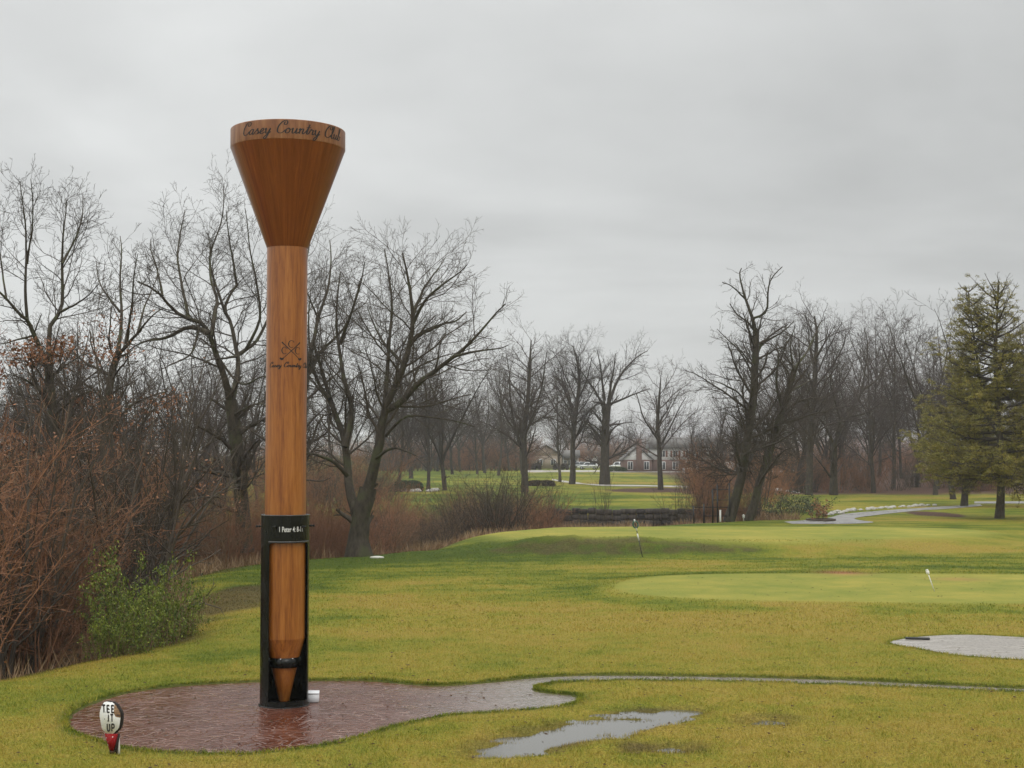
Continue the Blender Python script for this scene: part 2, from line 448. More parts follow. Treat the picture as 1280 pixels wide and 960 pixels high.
# ------------------------------------------------------------------ ground material
def turf_nodes(m, blades=False):
    b = NB(m)
    p = b.wpos()
    nf = b.noise(p, 9.0, 6, .65); nm = b.noise(p, 1.1, 5, .6, .5); nl = b.noise(p, .22, 4, .55)
    g = b.math('ADD', b.attr('grn'), b.math('MULTIPLY', b.math('SUBTRACT', nm, .5), .9))
    g = b.math('ADD', g, b.math('MULTIPLY', b.math('SUBTRACT', nf, .5), .7 if not blades else .35), True)
    if blades: g = b.math('ADD', g, b.math('SUBTRACT', b.attr('tint'), .5), True)
    c = b.ramp(g, [(0, (.36, .268, .052)), (.25, (.31, .266, .038)), (.5, (.222, .234, .026)), (.75, (.130, .168, .014)), (1, (.075, .115, .011))])
    sm = b.ramp(b.math('ADD', b.math('ADD', nl, b.math('MULTIPLY', b.math('SUBTRACT', nf, .5), .35)), b.math('MULTIPLY', b.math('SUBTRACT', nm, .5), .6)), [(.3, (.18, .205, .036)), (.55, (.26, .25, .048)), (.75, (.34, .29, .060))])
    c = b.mix(b.attr('smt'), c, sm)
    ed = b.attr('edge')
    mudc = b.ramp(nf, [(.3, (.045, .03, .018)), (.5, (.10, .07, .035)), (.7, (.20, .13, .06))])
    c = b.mix(b.attr('mud'), c, mudc)
    litc = b.ramp(nf, [(.3, (.055, .03, .022)), (.7, (.17, .095, .07))])
    c = b.mix(b.attr('lit'), c, litc)
    c = b.mix(b.attr('worn'), c, (.36, .15, .08))
    return b, c, nf, nm
M = {}
M['turf'] = mat('turf', rough=.9, spec=.12)
b, c, nf, nm = turf_nodes(M['turf'])
# soil shows between the blades
soil = b.rng(b.noise(b.wpos(), 26, 5, .75), .36, .60, .32, 1.0)
sc_ = b.n('ShaderNodeVectorMath', operation='SCALE'); b.l(c, sc_.inputs[0]); b.l(b.math('ADD', b.math('MULTIPLY', soil, b.math('SUBTRACT', 1, b.attr('smt'))), b.attr('smt')), sc_.inputs['Scale'])
c = b.mix(b.math('MULTIPLY', b.attr('edge'), .55), sc_.outputs[0], (.045, .04, .018))
b.col(c)
b.bump(b.math('ADD', nf, b.math('MULTIPLY', b.noise(b.wpos(), 45, 3, .6), .6)), .8, .05)
M['blade'] = mat('grass_blade', rough=.7, spec=.12)
b, c, nf, nm = turf_nodes(M['blade'], True)
b.col(c)

# ------------------------------------------------------------------ ground sheet
def axis(segs):
    o = [segs[0][0]]
    for a, e, st in segs:
        n = max(1, int(round((e - a) / st))); o += list(np.linspace(a, e, n + 1)[1:])
    return np.array(o)
xs = axis([(-1400, -400, 100), (-400, -120, 20), (-120, -45, 4), (-45, -20, .8), (-20, -9.2, .35), (-9.2, 13.0, .09), (13.0, 34, .35), (34, 60, 1.2), (60, 140, 5), (140, 400, 20), (400, 1400, 100)])
ys = axis([(-60, 12, 6), (12, 18.5, .5), (18.5, 29.5, .09), (29.5, 70, .3), (70, 114, .5), (114, 220, 2), (220, 420, 8), (420, 2400, 60)])
gx, gy = np.meshgrid(xs, ys)
gz = height(gx, gy)
V = np.stack([gx, gy, gz], -1).reshape(-1, 3)
nx, ny = len(xs), len(ys)
ii = (np.arange(ny - 1)[:, None] * nx + np.arange(nx - 1)[None]).ravel()
Q = np.stack([ii, ii + 1, ii + nx + 1, ii + nx], 1)
zn = zones(gx.ravel(), gy.ravel())
ground = link('ground', mesh('ground', V, Q, True, zn), M['turf'])
tag(ground, kind='structure')

# ------------------------------------------------------------------ grass blades in the near lawn
def blades(n, y0, y1, h, w, rng, fringe=None):
    u = rng.random(n)
    y = y0 * (y1 / y0) ** u if fringe is None else None
    if fringe is None:
        x = rng.uniform(-.50, .50, n) * y
    else:
        k = rng.integers(0, len(fringe), n); a = fringe[k]; c = fringe[(k + 1) % len(fringe)]
        t = rng.random(n)[:, None]; q = a * (1 - t) + c * t
        e = c - a; nrm = np.stack([e[:, 1], -e[:, 0]], 1); nrm /= np.linalg.norm(nrm, axis=1, keepdims=True) + 1e-9
        q = q + nrm * rng.normal(0, .06, n)[:, None]; x, y = q[:, 0], q[:, 1]
    ok = (sdf(x, y, PAD) < .0) & (sdf(x, y, SLAB) < -.0) & (sdf(x, y, GREEN1) < 0) & (sdf(x, y, CREEK) < 1.5)
    z = height(x, y)
    wet = np.maximum.reduce([sdf(x, y, q) for q in (PUD, PUD2, PUD3, PUD4)])
    ok &= ~((wet > -.2) & (z < WATER - .012) & (rng.random(n) > .04))
    x, y, z = x[ok], y[ok], z[ok]; n = len(x)
    tuft = fbm(x * 2.2, y * 2.2, 3); hh = h * rng.uniform(.4, 1.2, n) * (.45 + 1.1 * tuft); a = rng.random(n) * 6.28
    lean = rng.normal(0, .6, (n, 2)) * hh[:, None]
    ww = w * rng.uniform(.6, 1.3, n)
    p0 = np.stack([x - np.cos(a) * ww, y - np.sin(a) * ww, z - .006], 1); p1 = np.stack([x + np.cos(a) * ww, y + np.sin(a) * ww, z - .006], 1)
    p2 = np.stack([x + lean[:, 0], y + lean[:, 1], z + hh], 1)
    V = np.stack([p0, p1, p2], 1).reshape(-1, 3)
    zz = zones(x, y); at = {k: np.repeat(v, 3) for k, v in zz.items()}
    at['tint'] = np.repeat(np.clip(rng.normal(.5, .2, n) + .9 * (fbm(x * 4.1, y * 4.1, 2) - .5), 0, 1), 3); at['edge'] = at['edge'] * 0
    return V, np.arange(3 * n).reshape(-1, 3), at
WATER = -.044
parts = [blades(480000, 15, 34, .044, .0046, RNG), blades(230000, 34, 66, .05, .009, RNG),
         blades(30000, 0, 0, .055, .006, RNG, PAD), blades(6000, 0, 0, .05, .006, RNG, SLAB)]
o = 0; Vs = []; Fs = []
for V, Fc, at in parts: Vs.append(V); Fs.append(Fc + o); o += len(V)
atr = {k: np.concatenate([p[2][k] for p in parts]) for k in parts[0][2]}
gr = link('grass', mesh('grass', np.concatenate(Vs), Fs, False, atr), M['blade'])
tag(gr, 'short winter grass, ochre and green, covering the lawn', 'grass', kind='stuff')

# ------------------------------------------------------------------ stamped red concrete pad and walk
M['pad'] = mat('stamped_concrete', rough=.3)
b = NB(M['pad']); p = b.wpos((1, 1, 0))
warp = b.n('ShaderNodeTexNoise'); warp.inputs['Scale'].default_value = 1.6; b.l(p, warp.inputs['Vector'])
wv = b.n('ShaderNodeVectorMath', operation='MULTIPLY_ADD'); b.l(warp.outputs[1], wv.inputs[0]); wv.inputs[1].default_value = (.55, .55, 0); b.l(p, wv.inputs[2])
vo = b.n('ShaderNodeTexVoronoi', feature='DISTANCE_TO_EDGE'); vo.inputs['Scale'].default_value = 5.4; b.l(wv.outputs[0], vo.inputs['Vector'])
vc = b.n('ShaderNodeTexVoronoi'); vc.inputs['Scale'].default_value = 3.0; b.l(wv.outputs[0], vc.inputs['Vector'])
joint = b.rng(vo.outputs[0], .0, .045, 1, 0)
nz = b.noise(p, 6, 6, .7); nl = b.noise(p, .7, 4, .6)
c = b.ramp(b.math('ADD', b.math('MULTIPLY', nz, .6), b.math('MULTIPLY', nl, .5)), [(.35, (.060, .016, .008)), (.55, (.105, .032, .017)), (.75, (.155, .060, .034))])
jm = b.math('MULTIPLY', joint, b.rng(b.noise(p, 2.1, 3), .38, .62, .08, .8), True)
c = b.mix(jm, c, (.34, .22, .18))
# the walk to the right is plain grey concrete, the pad is tinted red
geo = b.n('ShaderNodeNewGeometry'); sx = b.n('ShaderNodeSeparateXYZ'); b.l(geo.outputs['Position'], sx.inputs[0])
greyf = b.rng(b.math('ADD', sx.outputs[0], b.math('MULTIPLY', nl, 1.6)), -1.2, 1.2, 0, 1)
c = b.mix(greyf, c, b.ramp(nz, [(.3, (.13, .105, .085)), (.7, (.26, .22, .19))]))
b.col(c)
b.rough(b.rng(b.noise(p, 1.3, 5, .65, .4), .35, .65, .07, .28))
b.bump(b.math('ADD', b.math('MULTIPLY', b.rng(vo.outputs[0], 0, .10, 0, 1), 1.0), b.math('MULTIPLY', nz, .8)), .4, .018)

def flat(name, poly, z, m, parent=None):
    poly = poly[:, :2]
    me = bpy.data.meshes.new(name)
    me.from_pydata([(x, y, z) for x, y in poly], [], [list(range(len(poly)))])
    a = sum(poly[i][0] * poly[(i + 1) % len(poly)][1] - poly[(i + 1) % len(poly)][0] * poly[i][1] for i in range(len(poly)))
    if a < 0: me.flip_normals()
    return link(name, me, m, parent)
def grow(poly, d):
    n = len(poly); a = sum(poly[i][0] * poly[(i + 1) % n][1] - poly[(i + 1) % n][0] * poly[i][1] for i in range(n))
    s = 1 if a > 0 else -1; o = []
    for i in range(n):
        e = poly[(i + 1) % n] - poly[(i - 1) % n]; e = e / (np.linalg.norm(e) + 1e-9)
        o.append(poly[i] + s * d * np.array([e[1], -e[0]]))
    return np.array(o)
PADZ = -.030
pad = flat('path', grow(PAD, .05), PADZ, M['pad']); tag(pad, kind='structure')
M['slab'] = mat('wet_concrete', rough=.4)
b = NB(M['slab']); p = b.wpos((1, 1, 0))
nz = b.noise(p, 9, 7, .75); nl = b.noise(b.wpos((.7, 1.6, 0)), .9, 5, .65, .3)
c = b.ramp(nz, [(.3, (.28, .25, .22)), (.7, (.42, .39, .35))])
crust = b.rng(nl, .46, .54, 0, 1)
c = b.mix(b.math('MULTIPLY', crust, b.rng(b.noise(p, 22, 3, .8), .45, .55, 0, .8)), c, (.10, .085, .07))
b.col(c); b.rough(b.rng(nl, .4, .6, .18, .5)); b.bump(nz, .2, .01)
slab = flat('pavement', SLAB, .002, M['slab']); tag(slab, kind='structure')
M['water'] = mat('rain_water', (.10, .095, .08), .035, .5)
b = NB(M['water']); b.bump(b.noise(b.wpos(), 22, 2, .5), .04, .01)
x0, y0 = PUD.min(0)[:2] - .6; 
wp = flat('water', np.array([(-1.2, 19.4), (5.0, 19.4), (5.0, 24.6), (2.1, 24.6), (1.2, 24.0), (-1.2, 23.2)]), WATER, M['water']); tag(wp, kind='structure')

# ------------------------------------------------------------------ ribbons that follow the relief
def ribbon(name, L, R_, m, n=60, w=4, dz=.02):
    L = crv(L, 8, False); R_ = crv(R_, 8, False)
    rs = lambda q: resample(np.c_[q[:, :2], np.zeros(len(q))], [0, 0], n)[0][:, :2]
    L, R_ = rs(L), rs(R_); t = np.linspace(0, 1, w)[None, :, None]
    Pm = L[:, None] * (1 - t) + R_[:, None] * t
    z = height(Pm[..., 0], Pm[..., 1]) + dz
    V = np.concatenate([Pm, z[..., None]], -1).reshape(-1, 3)
    i = (np.arange(n - 1)[:, None] * w + np.arange(w - 1)[None]).ravel()
    q = np.stack([i, i + 1, i + w + 1, i + w], 1)
    me = mesh(name, V, q, True)
    if me.polygons[0].normal.z < 0: me.flip_normals()
    return tag(link(name, me, m), kind='structure')
M['lane'] = mat('wet_asphalt_path', (.22, .21, .20), .22)
b = NB(M['lane']); p = b.wpos()
b.col(b.ramp(b.noise(p, 3, 6, .7), [(.3, (.16, .15, .145)), (.7, (.32, .31, .30))])); b.rough(b.rng(b.noise(p, .6, 4), .4, .6, .25, .6))
gp = lambda l: [GT(x, y) for x, y in l]
ribbon('path', gp([(980, 652.5), (1018, 650), (1036, 647.5), (1054, 643), (1090, 639.5), (1139, 636), (1175, 633.5), (1225, 630.5)]), gp([(990, 655), (1060, 655), (1092, 653), (1068, 648.5), (1096, 644), (1142, 639), (1188, 636), (1228, 632.5)]), M['lane'], 120, 6)
ribbon('path', gp([(1218, 627), (1250, 627), (1285, 627)]), gp([(1218, 629.5), (1250, 629.5), (1285, 629.5)]), M['lane'], 40)
M['lane_dry'] = mat('pale_path', (.38, .35, .32), .6)
ribbon('path', gp([(690, 599), (712, 602), (745, 605.5), (790, 606.5), (842, 607.5), (900, 608)]), gp([(690, 600.5), (712, 603.8), (745, 607.2), (790, 608.2), (842, 609.2), (900, 609.7)]), M['lane_dry'], 60, 3, .04)
ribbon('road', gp([(655, 588), (700, 588), (760, 588), (860, 588.2), (1000, 588.2)]), gp([(655, 590.5), (700, 590.5), (760, 590.5), (860, 590.7), (1000, 590.7)]), M['lane_dry'], 60, 3, .05)
ribbon('path', gp([(950, 608), (975, 611), (1000, 615)]), gp([(950, 611), (975, 614), (1000, 617)]), M['lane_dry'], 30, 3, .04)

# ------------------------------------------------------------------ giant golf tee
M['wood'] = mat('varnished_wood', rough=.35)
b = NB(M['wood'])
p1 = b.coords('Object', (9, 9, .55)); p2 = b.coords('Object', (26, 26, 1.3)); p3 = b.coords('Object', (3.2, 3.2, .12))
g1 = b.noise(p1, 1.6, 6, .65, .4); g2 = b.noise(p2, 2.4, 5, .7); g3 = b.noise(p3, 1.5, 3, .5)
f = b.math('ADD', b.math('ADD', b.math('MULTIPLY', g1, .45), b.math('MULTIPLY', g2, .35)), b.math('MULTIPLY', g3, .25))
cw = b.ramp(f, [(.34, (.085, .020, .003)), (.45, (.20, .058, .008)), (.55, (.31, .104, .015)), (.68, (.43, .172, .034))])
b.col(cw); b.bump(g2, .08, .01)
b.b.inputs['Coat Weight'].default_value = .15; b.b.inputs['Coat Roughness'].default_value = .15
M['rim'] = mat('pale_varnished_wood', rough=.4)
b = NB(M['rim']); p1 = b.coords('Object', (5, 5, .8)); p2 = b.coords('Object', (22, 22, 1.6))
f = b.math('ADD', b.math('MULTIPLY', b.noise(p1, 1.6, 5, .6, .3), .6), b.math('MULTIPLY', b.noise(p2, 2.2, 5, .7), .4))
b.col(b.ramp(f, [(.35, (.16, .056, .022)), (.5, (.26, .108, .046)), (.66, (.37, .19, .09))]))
M['cone'] = mat('shaded_varnished_wood', rough=.35)  # same wood; the downward-facing cone's shade is put into its darker colours
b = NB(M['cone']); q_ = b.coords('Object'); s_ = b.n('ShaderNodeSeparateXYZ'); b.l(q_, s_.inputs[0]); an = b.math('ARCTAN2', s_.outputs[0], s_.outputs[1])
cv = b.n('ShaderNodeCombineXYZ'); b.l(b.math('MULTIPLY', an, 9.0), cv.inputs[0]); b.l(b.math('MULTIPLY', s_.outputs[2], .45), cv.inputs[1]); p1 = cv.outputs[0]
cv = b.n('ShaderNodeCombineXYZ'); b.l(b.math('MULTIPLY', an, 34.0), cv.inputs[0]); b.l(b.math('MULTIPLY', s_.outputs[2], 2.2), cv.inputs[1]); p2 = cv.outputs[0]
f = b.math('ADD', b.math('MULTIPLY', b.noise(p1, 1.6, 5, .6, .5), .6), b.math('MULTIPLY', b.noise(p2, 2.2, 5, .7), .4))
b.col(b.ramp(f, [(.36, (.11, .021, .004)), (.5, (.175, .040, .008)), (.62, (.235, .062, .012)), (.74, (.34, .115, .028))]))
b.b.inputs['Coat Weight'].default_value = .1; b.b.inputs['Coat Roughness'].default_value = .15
M['letter'] = mat('burnt_black_lettering', (.012, .008, .007), .6)
M['black'] = mat('gloss_black_steel', (.005, .006, .005), .22, .28)
b = NB(M['black']); b.rough(b.rng(b.noise(b.coords('Object', (1, 1, .4)), 5, 5, .6), .35, .65, .14, .34)); b.bump(b.noise(b.coords('Object'), 3, 3), .05, .01)
M['white_paint'] = mat('white_lettering', (.75, .75, .73), .5)

D = 23.7
tp = G(355.5, 885.5, PADZ); TY = tp[1] + .37; TX = P(355.0, 884, TY)[0]
tee = empty('giant_golf_tee', (TX, TY, PADZ), 'giant wooden golf tee standing point down in a black steel sleeve on red pad', 'golf tee')
fx, fy = -TX, -TY; q = math.hypot(fx, fy); fx /= q; fy /= q      # towards the viewer
rx, ry = -fy, fx                                                   # viewer's right
DT = math.hypot(TX, TY)
def ztee(py): return P(640, py, TY)[2] - PADZ
def cyl(r, a, z):   # angle a from the front, positive to the right
    return np.array([r * (math.cos(a) * fx + math.sin(a) * rx), r * (math.cos(a) * fy + math.sin(a) * ry), z])
S = TY / F
zr1, zr0, zc0, zs1 = ztee(164.5), ztee(188), P(640, 307, TY - .33)[2] - PADZ, ztee(644)
RH, RS = 71.7 * S, 25.3 * S
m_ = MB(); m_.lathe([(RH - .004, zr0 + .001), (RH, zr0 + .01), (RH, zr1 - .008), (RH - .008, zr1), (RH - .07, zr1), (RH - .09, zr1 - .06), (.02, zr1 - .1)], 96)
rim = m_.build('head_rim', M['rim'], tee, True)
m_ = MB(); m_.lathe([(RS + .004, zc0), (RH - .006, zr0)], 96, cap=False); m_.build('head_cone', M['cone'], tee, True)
zt, zb = ztee(797), .06
m_ = MB(); m_.lathe([(RS * 1.0, zt), (RS, zc0 + .01)], 64); shaft = m_.build('shaft', M['wood'], tee, True)
m_ = MB(); m_.lathe([(.078, zb), (.086, zb + .01), (RS * .72, zt - .62 * (zt - zb) + .62 * (zt - zb) - .33), (RS, zt)], 48); m_.build('point', M['wood'], tee, True)

# steel sleeve: open window cut in the front
RO, RI = 29.8 * S, 29.8 * S - .012
A0, A1 = math.radians(-41), math.radians(70)
zw1, zw0 = ztee(677.5), .10
def arcbox(mb, ro, ri, a0, a1, z0, z1, n=24, closed=False):
    V = []; Fc = []
    k = n if closed else n + 1
    for i in range(k):
        a = a0 + (a1 - a0) * i / n
        V += [cyl(ro, a, z0), cyl(ro, a, z1), cyl(ri, a, z1), cyl(ri, a, z0)]
    for i in range(n):
        j = (i + 1) % k
        for e in range(4): Fc.append([i * 4 + e, i * 4 + (e + 1) % 4, j * 4 + (e + 1) % 4, j * 4 + e])
    if not closed: Fc += [[0, 1, 2, 3], [n * 4 + 3, n * 4 + 2, n * 4 + 1, n * 4]]
    mb.add(np.array(V), Fc)
m_ = MB()
arcbox(m_, RO, RI, 0, 2 * math.pi, zw1, zs1, 64, True)
arcbox(m_, RO, RI, A1, A0 + 2 * math.pi, zw0, zw1 , 48)
arcbox(m_, RO, RI, 0, 2 * math.pi, 0, zw0, 64, True)
# rounded upper corners of the window
for a, s in ((A0, 1), (A1, -1)):
    for k in range(5):
        h = .07 * (1 - math.sqrt(1 - (1 - (k + .5) / 5) ** 2))
        a_ = a + s * k * .07 / 5 / RO; arcbox(m_, RO, RI, min(a_, a_ + s * .014 / RO), max(a_, a_ + s * .014 / RO), zw1 - h, zw1, 1)
sleeve = m_.build('steel_sleeve', M['black'], tee)
for pl in sleeve.data.polygons: pl.use_smooth = False
m_ = MB(); arcbox(m_, RO + .010, RO, A0 - .02, A1 + .06, zw1 + .005, zw1 + .03, 24)
M['wet_edge'] = mat('wet_steel_edge', (.05, .05, .05), .1)
m_.build('window_lip', M['wet_edge'], sleeve)
m_ = MB(); arcbox(m_, RO + .008, RS + .01, 0, 2 * math.pi, zs1 - .002, zs1 + .015, 64, True); m_.build('top_rim', M['wet_edge'], sleeve)
m_ = MB(); arcbox(m_, RO + .022, RI - .04, 0, 2 * math.pi, -.01, .012, 64, True); m_.lathe([(RI, .002), (RI, .02)], 40)
bp = m_.build('base_plate', M['black'], tee)
m_ = MB(); m_.lathe([(.35 * .62, ztee(832)), (.35 * .66, ztee(820))], 48)
RB = RS * .74
m_ = MB(); arcbox(m_, RB, RB - .012, math.radians(-75), math.radians(85), ztee(833), ztee(820.5), 32)
for a in (-75, 85):
    a = math.radians(a); e0 = cyl(RB - .006, a, (ztee(833) + ztee(820.5)) / 2); e1 = cyl(RI, a * 1.32, e0[2]); c_ = (e0 + e1) / 2
    ln = np.linalg.norm(e1 - e0); m_.box(c_, (ln, .012, ztee(820.5) - ztee(833)), math.atan2(e1[1] - e0[1], e1[0] - e0[0]))
strap = m_.build('steel_strap', M['black'], tee)
M['chrome'] = mat('wet_bolt_steel', (.6, .6, .6), .2, metal=1)
for a in (-14, 32):
    m_ = MB(); c_ = cyl(RB + .004, math.radians(a), ztee(821.5)); m_.lathe([(.016, -.01), (.016, .008), (.008, .012)], 6, c_); m_.build('bolt', M['chrome'], strap)
for a in (-88, -24, 42, 96, 160, 215):
    a = math.radians(a); zz = ztee(657.5); m_ = MB(); m_.tube([cyl(RO - .01, a, zz), cyl(RO + .07, a, zz)], .011, 8); m_.tube([cyl(RO + .02, a, zz), cyl(RO + .035, a, zz)], .024, 6)
    m_.tube([cyl(RO + .062, a, zz), cyl(RO + .085, a, zz)], .022, 6); m_.build('bolt', M['black'], sleeve)

# script lettering drawn as pen strokes
GL = {
 'C': (.66, [[(.50, .66), (.62, .70), (.66, .86), (.56, .99), (.40, .98), (.22, .80), (.10, .48), (.14, .14), (.32, .0), (.52, .06), (.66, .26)], [(.50, .66), (.44, .78), (.50, .90)]]),
 'a': (.50, [[(.36, .34), (.24, .41), (.08, .28), (.06, .1), (.16, 0), (.3, .12), (.37, .40)], [(.37, .40), (.34, .1), (.42, 0), (.54, .12)]]),
 's': (.42, [[(-.02, .08), (.12, .28), (.2, .44)], [(.2, .44), (.22, .30), (.32, .14), (.24, .0), (.1, .02)], [(.24, 0), (.34, .04), (.44, .12)]]),
 'e': (.38, [[(-.02, .10), (.12, .14), (.27, .28), (.22, .41), (.10, .34), (.05, .16), (.12, .01), (.24, .01), (.40, .12)]]),
 'y': (.46, [[(0, .28), (.06, .41), (.09, .15), (.16, .0), (.28, .08), (.37, .40)], [(.37, .40), (.33, 0), (.24, -.34), (.12, -.42), (.08, -.30), (.24, -.08), (.48, .12)]]),
 'o': (.44, [[(.2, .41), (.07, .3), (.05, .1), (.16, 0), (.3, .1), (.32, .3), (.2, .41), (.28, .30), (.46, .34)]]),
 'u': (.50, [[(0, .28), (.06, .41), (.07, .12), (.14, 0), (.26, .1), (.34, .41)], [(.34, .41), (.34, .1), (.4, 0), (.52, .12)]]),
 'n': (.48, [[(0, .28), (.08, .41), (.08, 0)], [(.08, .2), (.2, .39), (.3, .36), (.3, .1), (.36, 0), (.50, .12)]]),
 't': (.30, [[(-.02, .1), (.10, .36), (.18, .80)], [(.18, .80), (.13, .15), (.19, 0), (.32, .12)], [(.0, .54), (.34, .56)]]),
 'r': (.38, [[(-.02, .1), (.1, .44), (.13, .35), (.25, .36), (.24, .1), (.3, 0), (.42, .12)]]),
 'l': (.28, [[(-.02, .1), (.15, .5), (.23, .9), (.17, 1.0), (.10, .85), (.08, .2), (.15, 0), (.30, .12)]]),
 'b': (.42, [[(-.02, .1), (.15, .5), (.23, .9), (.17, 1.0), (.10, .85), (.08, .1), (.17, 0), (.30, .1), (.31, .32), (.20, .38)], [(.2, .38), (.3, .30), (.44, .32)]]),
 ' ': (.34, []),
}
def script(text, size, pen, mapf, slant=.28):
    """mapf(u,v)->3D; returns an MB of thin ribbons; u centred on 0"""
    tot = sum(GL[c][0] for c in text) * size; x = -tot / 2; mb = MB(); j = 0
    for ch in text:
        adv, st = GL[ch]
        for s in st:
            q = crv(s, 6, False); q = np.c_[q[:, 0] + slant * q[:, 1], q[:, 1]] * size; q[:, 0] += x
            d = np.gradient(q, axis=0); d /= np.linalg.norm(d, axis=1, keepdims=True) + 1e-9
            nrm = np.stack([-d[:, 1], d[:, 0]], 1); w = pen * (.38 + .85 * np.clip(np.abs(d[:, 1]) * .9, 0, 1) * np.where(d[:, 1] < 0, 1, .75))
            L = q + nrm * w[:, None] / 2; R_ = q - nrm * w[:, None] / 2; n = len(q)
            V = [mapf(u, v, 1e-4 * (j % 9)) for u, v in L] + [mapf(u, v, 1e-4 * (j % 9)) for u, v in R_]; j += 1
            mb.add(np.array(V), [[i, n + i, n + i + 1, i + 1] for i in range(n - 1)])
        x += adv * size
    return mb, tot
RIMH = zr1 - zr0
a_c = math.radians(5.5)
def rim_map(u, v, e): a = a_c + u / RH; return cyl(RH + .003 + e, a, zr0 + RIMH * .27 + v)
mb, tot = script('Casey Country Club', .205, .017, rim_map)
wid = math.radians(113) * RH; k = wid / tot
mb, tot = script('Casey Country Club', .205, .019, lambda u, v, e: rim_map(u * k, v, e))
mb.build('lettering', M['letter'], rim)
a_e = math.radians(13)
zE = ztee(458)
def sh_map(u, v, e): return cyl(RS + .003 + e, a_e + u / RS, zE + v)
mb, tot = script('Casey Country Club', .085, .009, sh_map); k2 = math.radians(136) * RS / tot
mb, tot = script('Casey Country Club', .085, .012, lambda u, v, e: sh_map(u * k2, v - .03, e)); mb.build('lettering', M['letter'], shaft)
def stroke(mb, pts, w, mapf, e=0.0, smooth_=True):
    q = crv(pts, 6, False) if smooth_ else np.asarray(pts, float); w = np.full(len(q), w) if np.isscalar(w) else np.interp(np.linspace(0, 1, len(q)), np.linspace(0, 1, len(w)), w)
    if not smooth_ and len(q) == 2: q = np.array([q[0] * (1 - t) + q[1] * t for t in np.linspace(0, 1, 7)]); w = np.interp(np.linspace(0, 1, 7), [0, 1], [w[0], w[-1]])
    d = np.gradient(q, axis=0); d /= np.linalg.norm(d, axis=1, keepdims=True) + 1e-9
    nrm = np.stack([-d[:, 1], d[:, 0]], 1); L = q + nrm * w[:, None] / 2; R_ = q - nrm * w[:, None] / 2; n = len(q)
    mb.add(np.array([mapf(u, v, e) for u, v in L] + [mapf(u, v, e) for u, v in R_]), [[i, n + i, n + i + 1, i + 1] for i in range(n - 1)])
mb = MB()
px_ = S      # one photo pixel on the tee, metres
c0 = (zE, ztee(440.2) - zE)
cy0 = ztee(440) - zE
for sgn, e in ((1, 0), (-1, 1.5e-3)):
    stroke(mb, [(-sgn * .145, cy0 + .13), (sgn * .13, cy0 - .125)], [.016, .010], sh_map, e, False)
    stroke(mb, [(sgn * .125, cy0 - .12), (sgn * .142, cy0 - .137), (sgn * .165, cy0 - .135), (sgn * .185, cy0 - .118)], [.014, .034, .034, .02], sh_map, e + 4e-4)
    stroke(mb, [(-sgn * .155, cy0 + .14), (-sgn * .115, cy0 + .102)], [.022, .018], sh_map, e + 6e-4, False)
def letC(cx_, cy_, r, e):
    a = np.radians(np.linspace(48, 312, 9)); stroke(mb, [(cx_ + r * .80 * math.cos(t), cy_ + r * math.sin(t)) for t in a], [.006, .010, .018, .010, .006], sh_map, e)
    stroke(mb, [(cx_ + r * .62, cy_ + r * .98), (cx_ + r * .66, cy_ + r * .40)], .008, sh_map, e + 3e-4, False)
letC(.002, cy0 + .108, .058, 2.2e-3); letC(-.108, cy0 + .002, .056, 2.2e-3); letC(.112, cy0 + .002, .056, 2.2e-3)
mb.build('club_emblem', M['letter'], shaft)

def text_mesh(body, size, offset=0.0):
    cu = bpy.data.curves.new('t', 'FONT'); cu.body = body; cu.size = size; cu.offset = offset; cu.align_x = 'CENTER'; cu.resolution_u = 3
    ob = bpy.data.objects.new('t', cu); COL.objects.link(ob)
    dg = bpy.context.evaluated_depsgraph_get(); dg.update()
    me = bpy.data.meshes.new_from_object(ob.evaluated_get(dg)); bpy.data.objects.remove(ob)
    return me
me = text_mesh('1 Peter 4: 8-11', .125, .0012)
xs_ = [v.co.x for v in me.vertices]; w0 = max(xs_) - min(xs_); kk = .40 / w0
for v in me.vertices:
    a = math.radians(15) + v.co.x * kk / RO; v.co = Vector(cyl(RO + .004, a, ztee(663.5) + v.co.y * .98))
me.name = 'lettering'; link('lettering', me, M['white_paint'], sleeve)
# the letters carry their own faces facing the viewer

# ------------------------------------------------------------------ white box behind the sleeve
M['white_box'] = mat('white_plastic', (.72, .73, .74), .35)
bx = G(390.5, 878.5, PADZ)
t = empty('utility_box', (bx[0], bx[1] + .13, PADZ), 'low white utility box on the red pad behind the black sleeve', 'utility box', rz=math.radians(6))
MB().box((0, 0, .07), (.185, .26, .14), 0, .012).build('box_body', M['white_box'], t)
MB().box((0, 0, .152), (.195, .28, .024), 0, .008).build('lid', M['white_box'], t)

# ------------------------------------------------------------------ painted plywood sign
sg = G(141, 942, -.0); sgz = hz(sg[0], sg[1])
sign = empty('lawn_sign', (sg[0], sg[1], sgz), 'small plywood sign shaped like a golf ball on a red tee reading TEE IT UP', 'sign')
sign.rotation_euler = (0, math.radians(-4), math.radians(-30))
sc1 = sg[1] / F * 1.0      # metres per photo pixel there
yb0, yb1 = P(0, 918, sg[1])[2] - sgz, P(0, 876.5, sg[1])[2] - sgz
rb = (yb1 - yb0) / 2; cz = (yb1 + yb0) / 2
rngs = np.random.default_rng(5)
ang = np.linspace(0, 2 * math.pi, 64, endpoint=False)
wob = 1 + .035 * np.sin(3 * ang + 1) + .02 * np.sin(7 * ang) + .01 * rngs.normal(size=64)
outl = [(-.01 + rb * .86 * w * math.cos(a), cz + rb * w * math.sin(a)) for a, w in zip(ang, wob)]
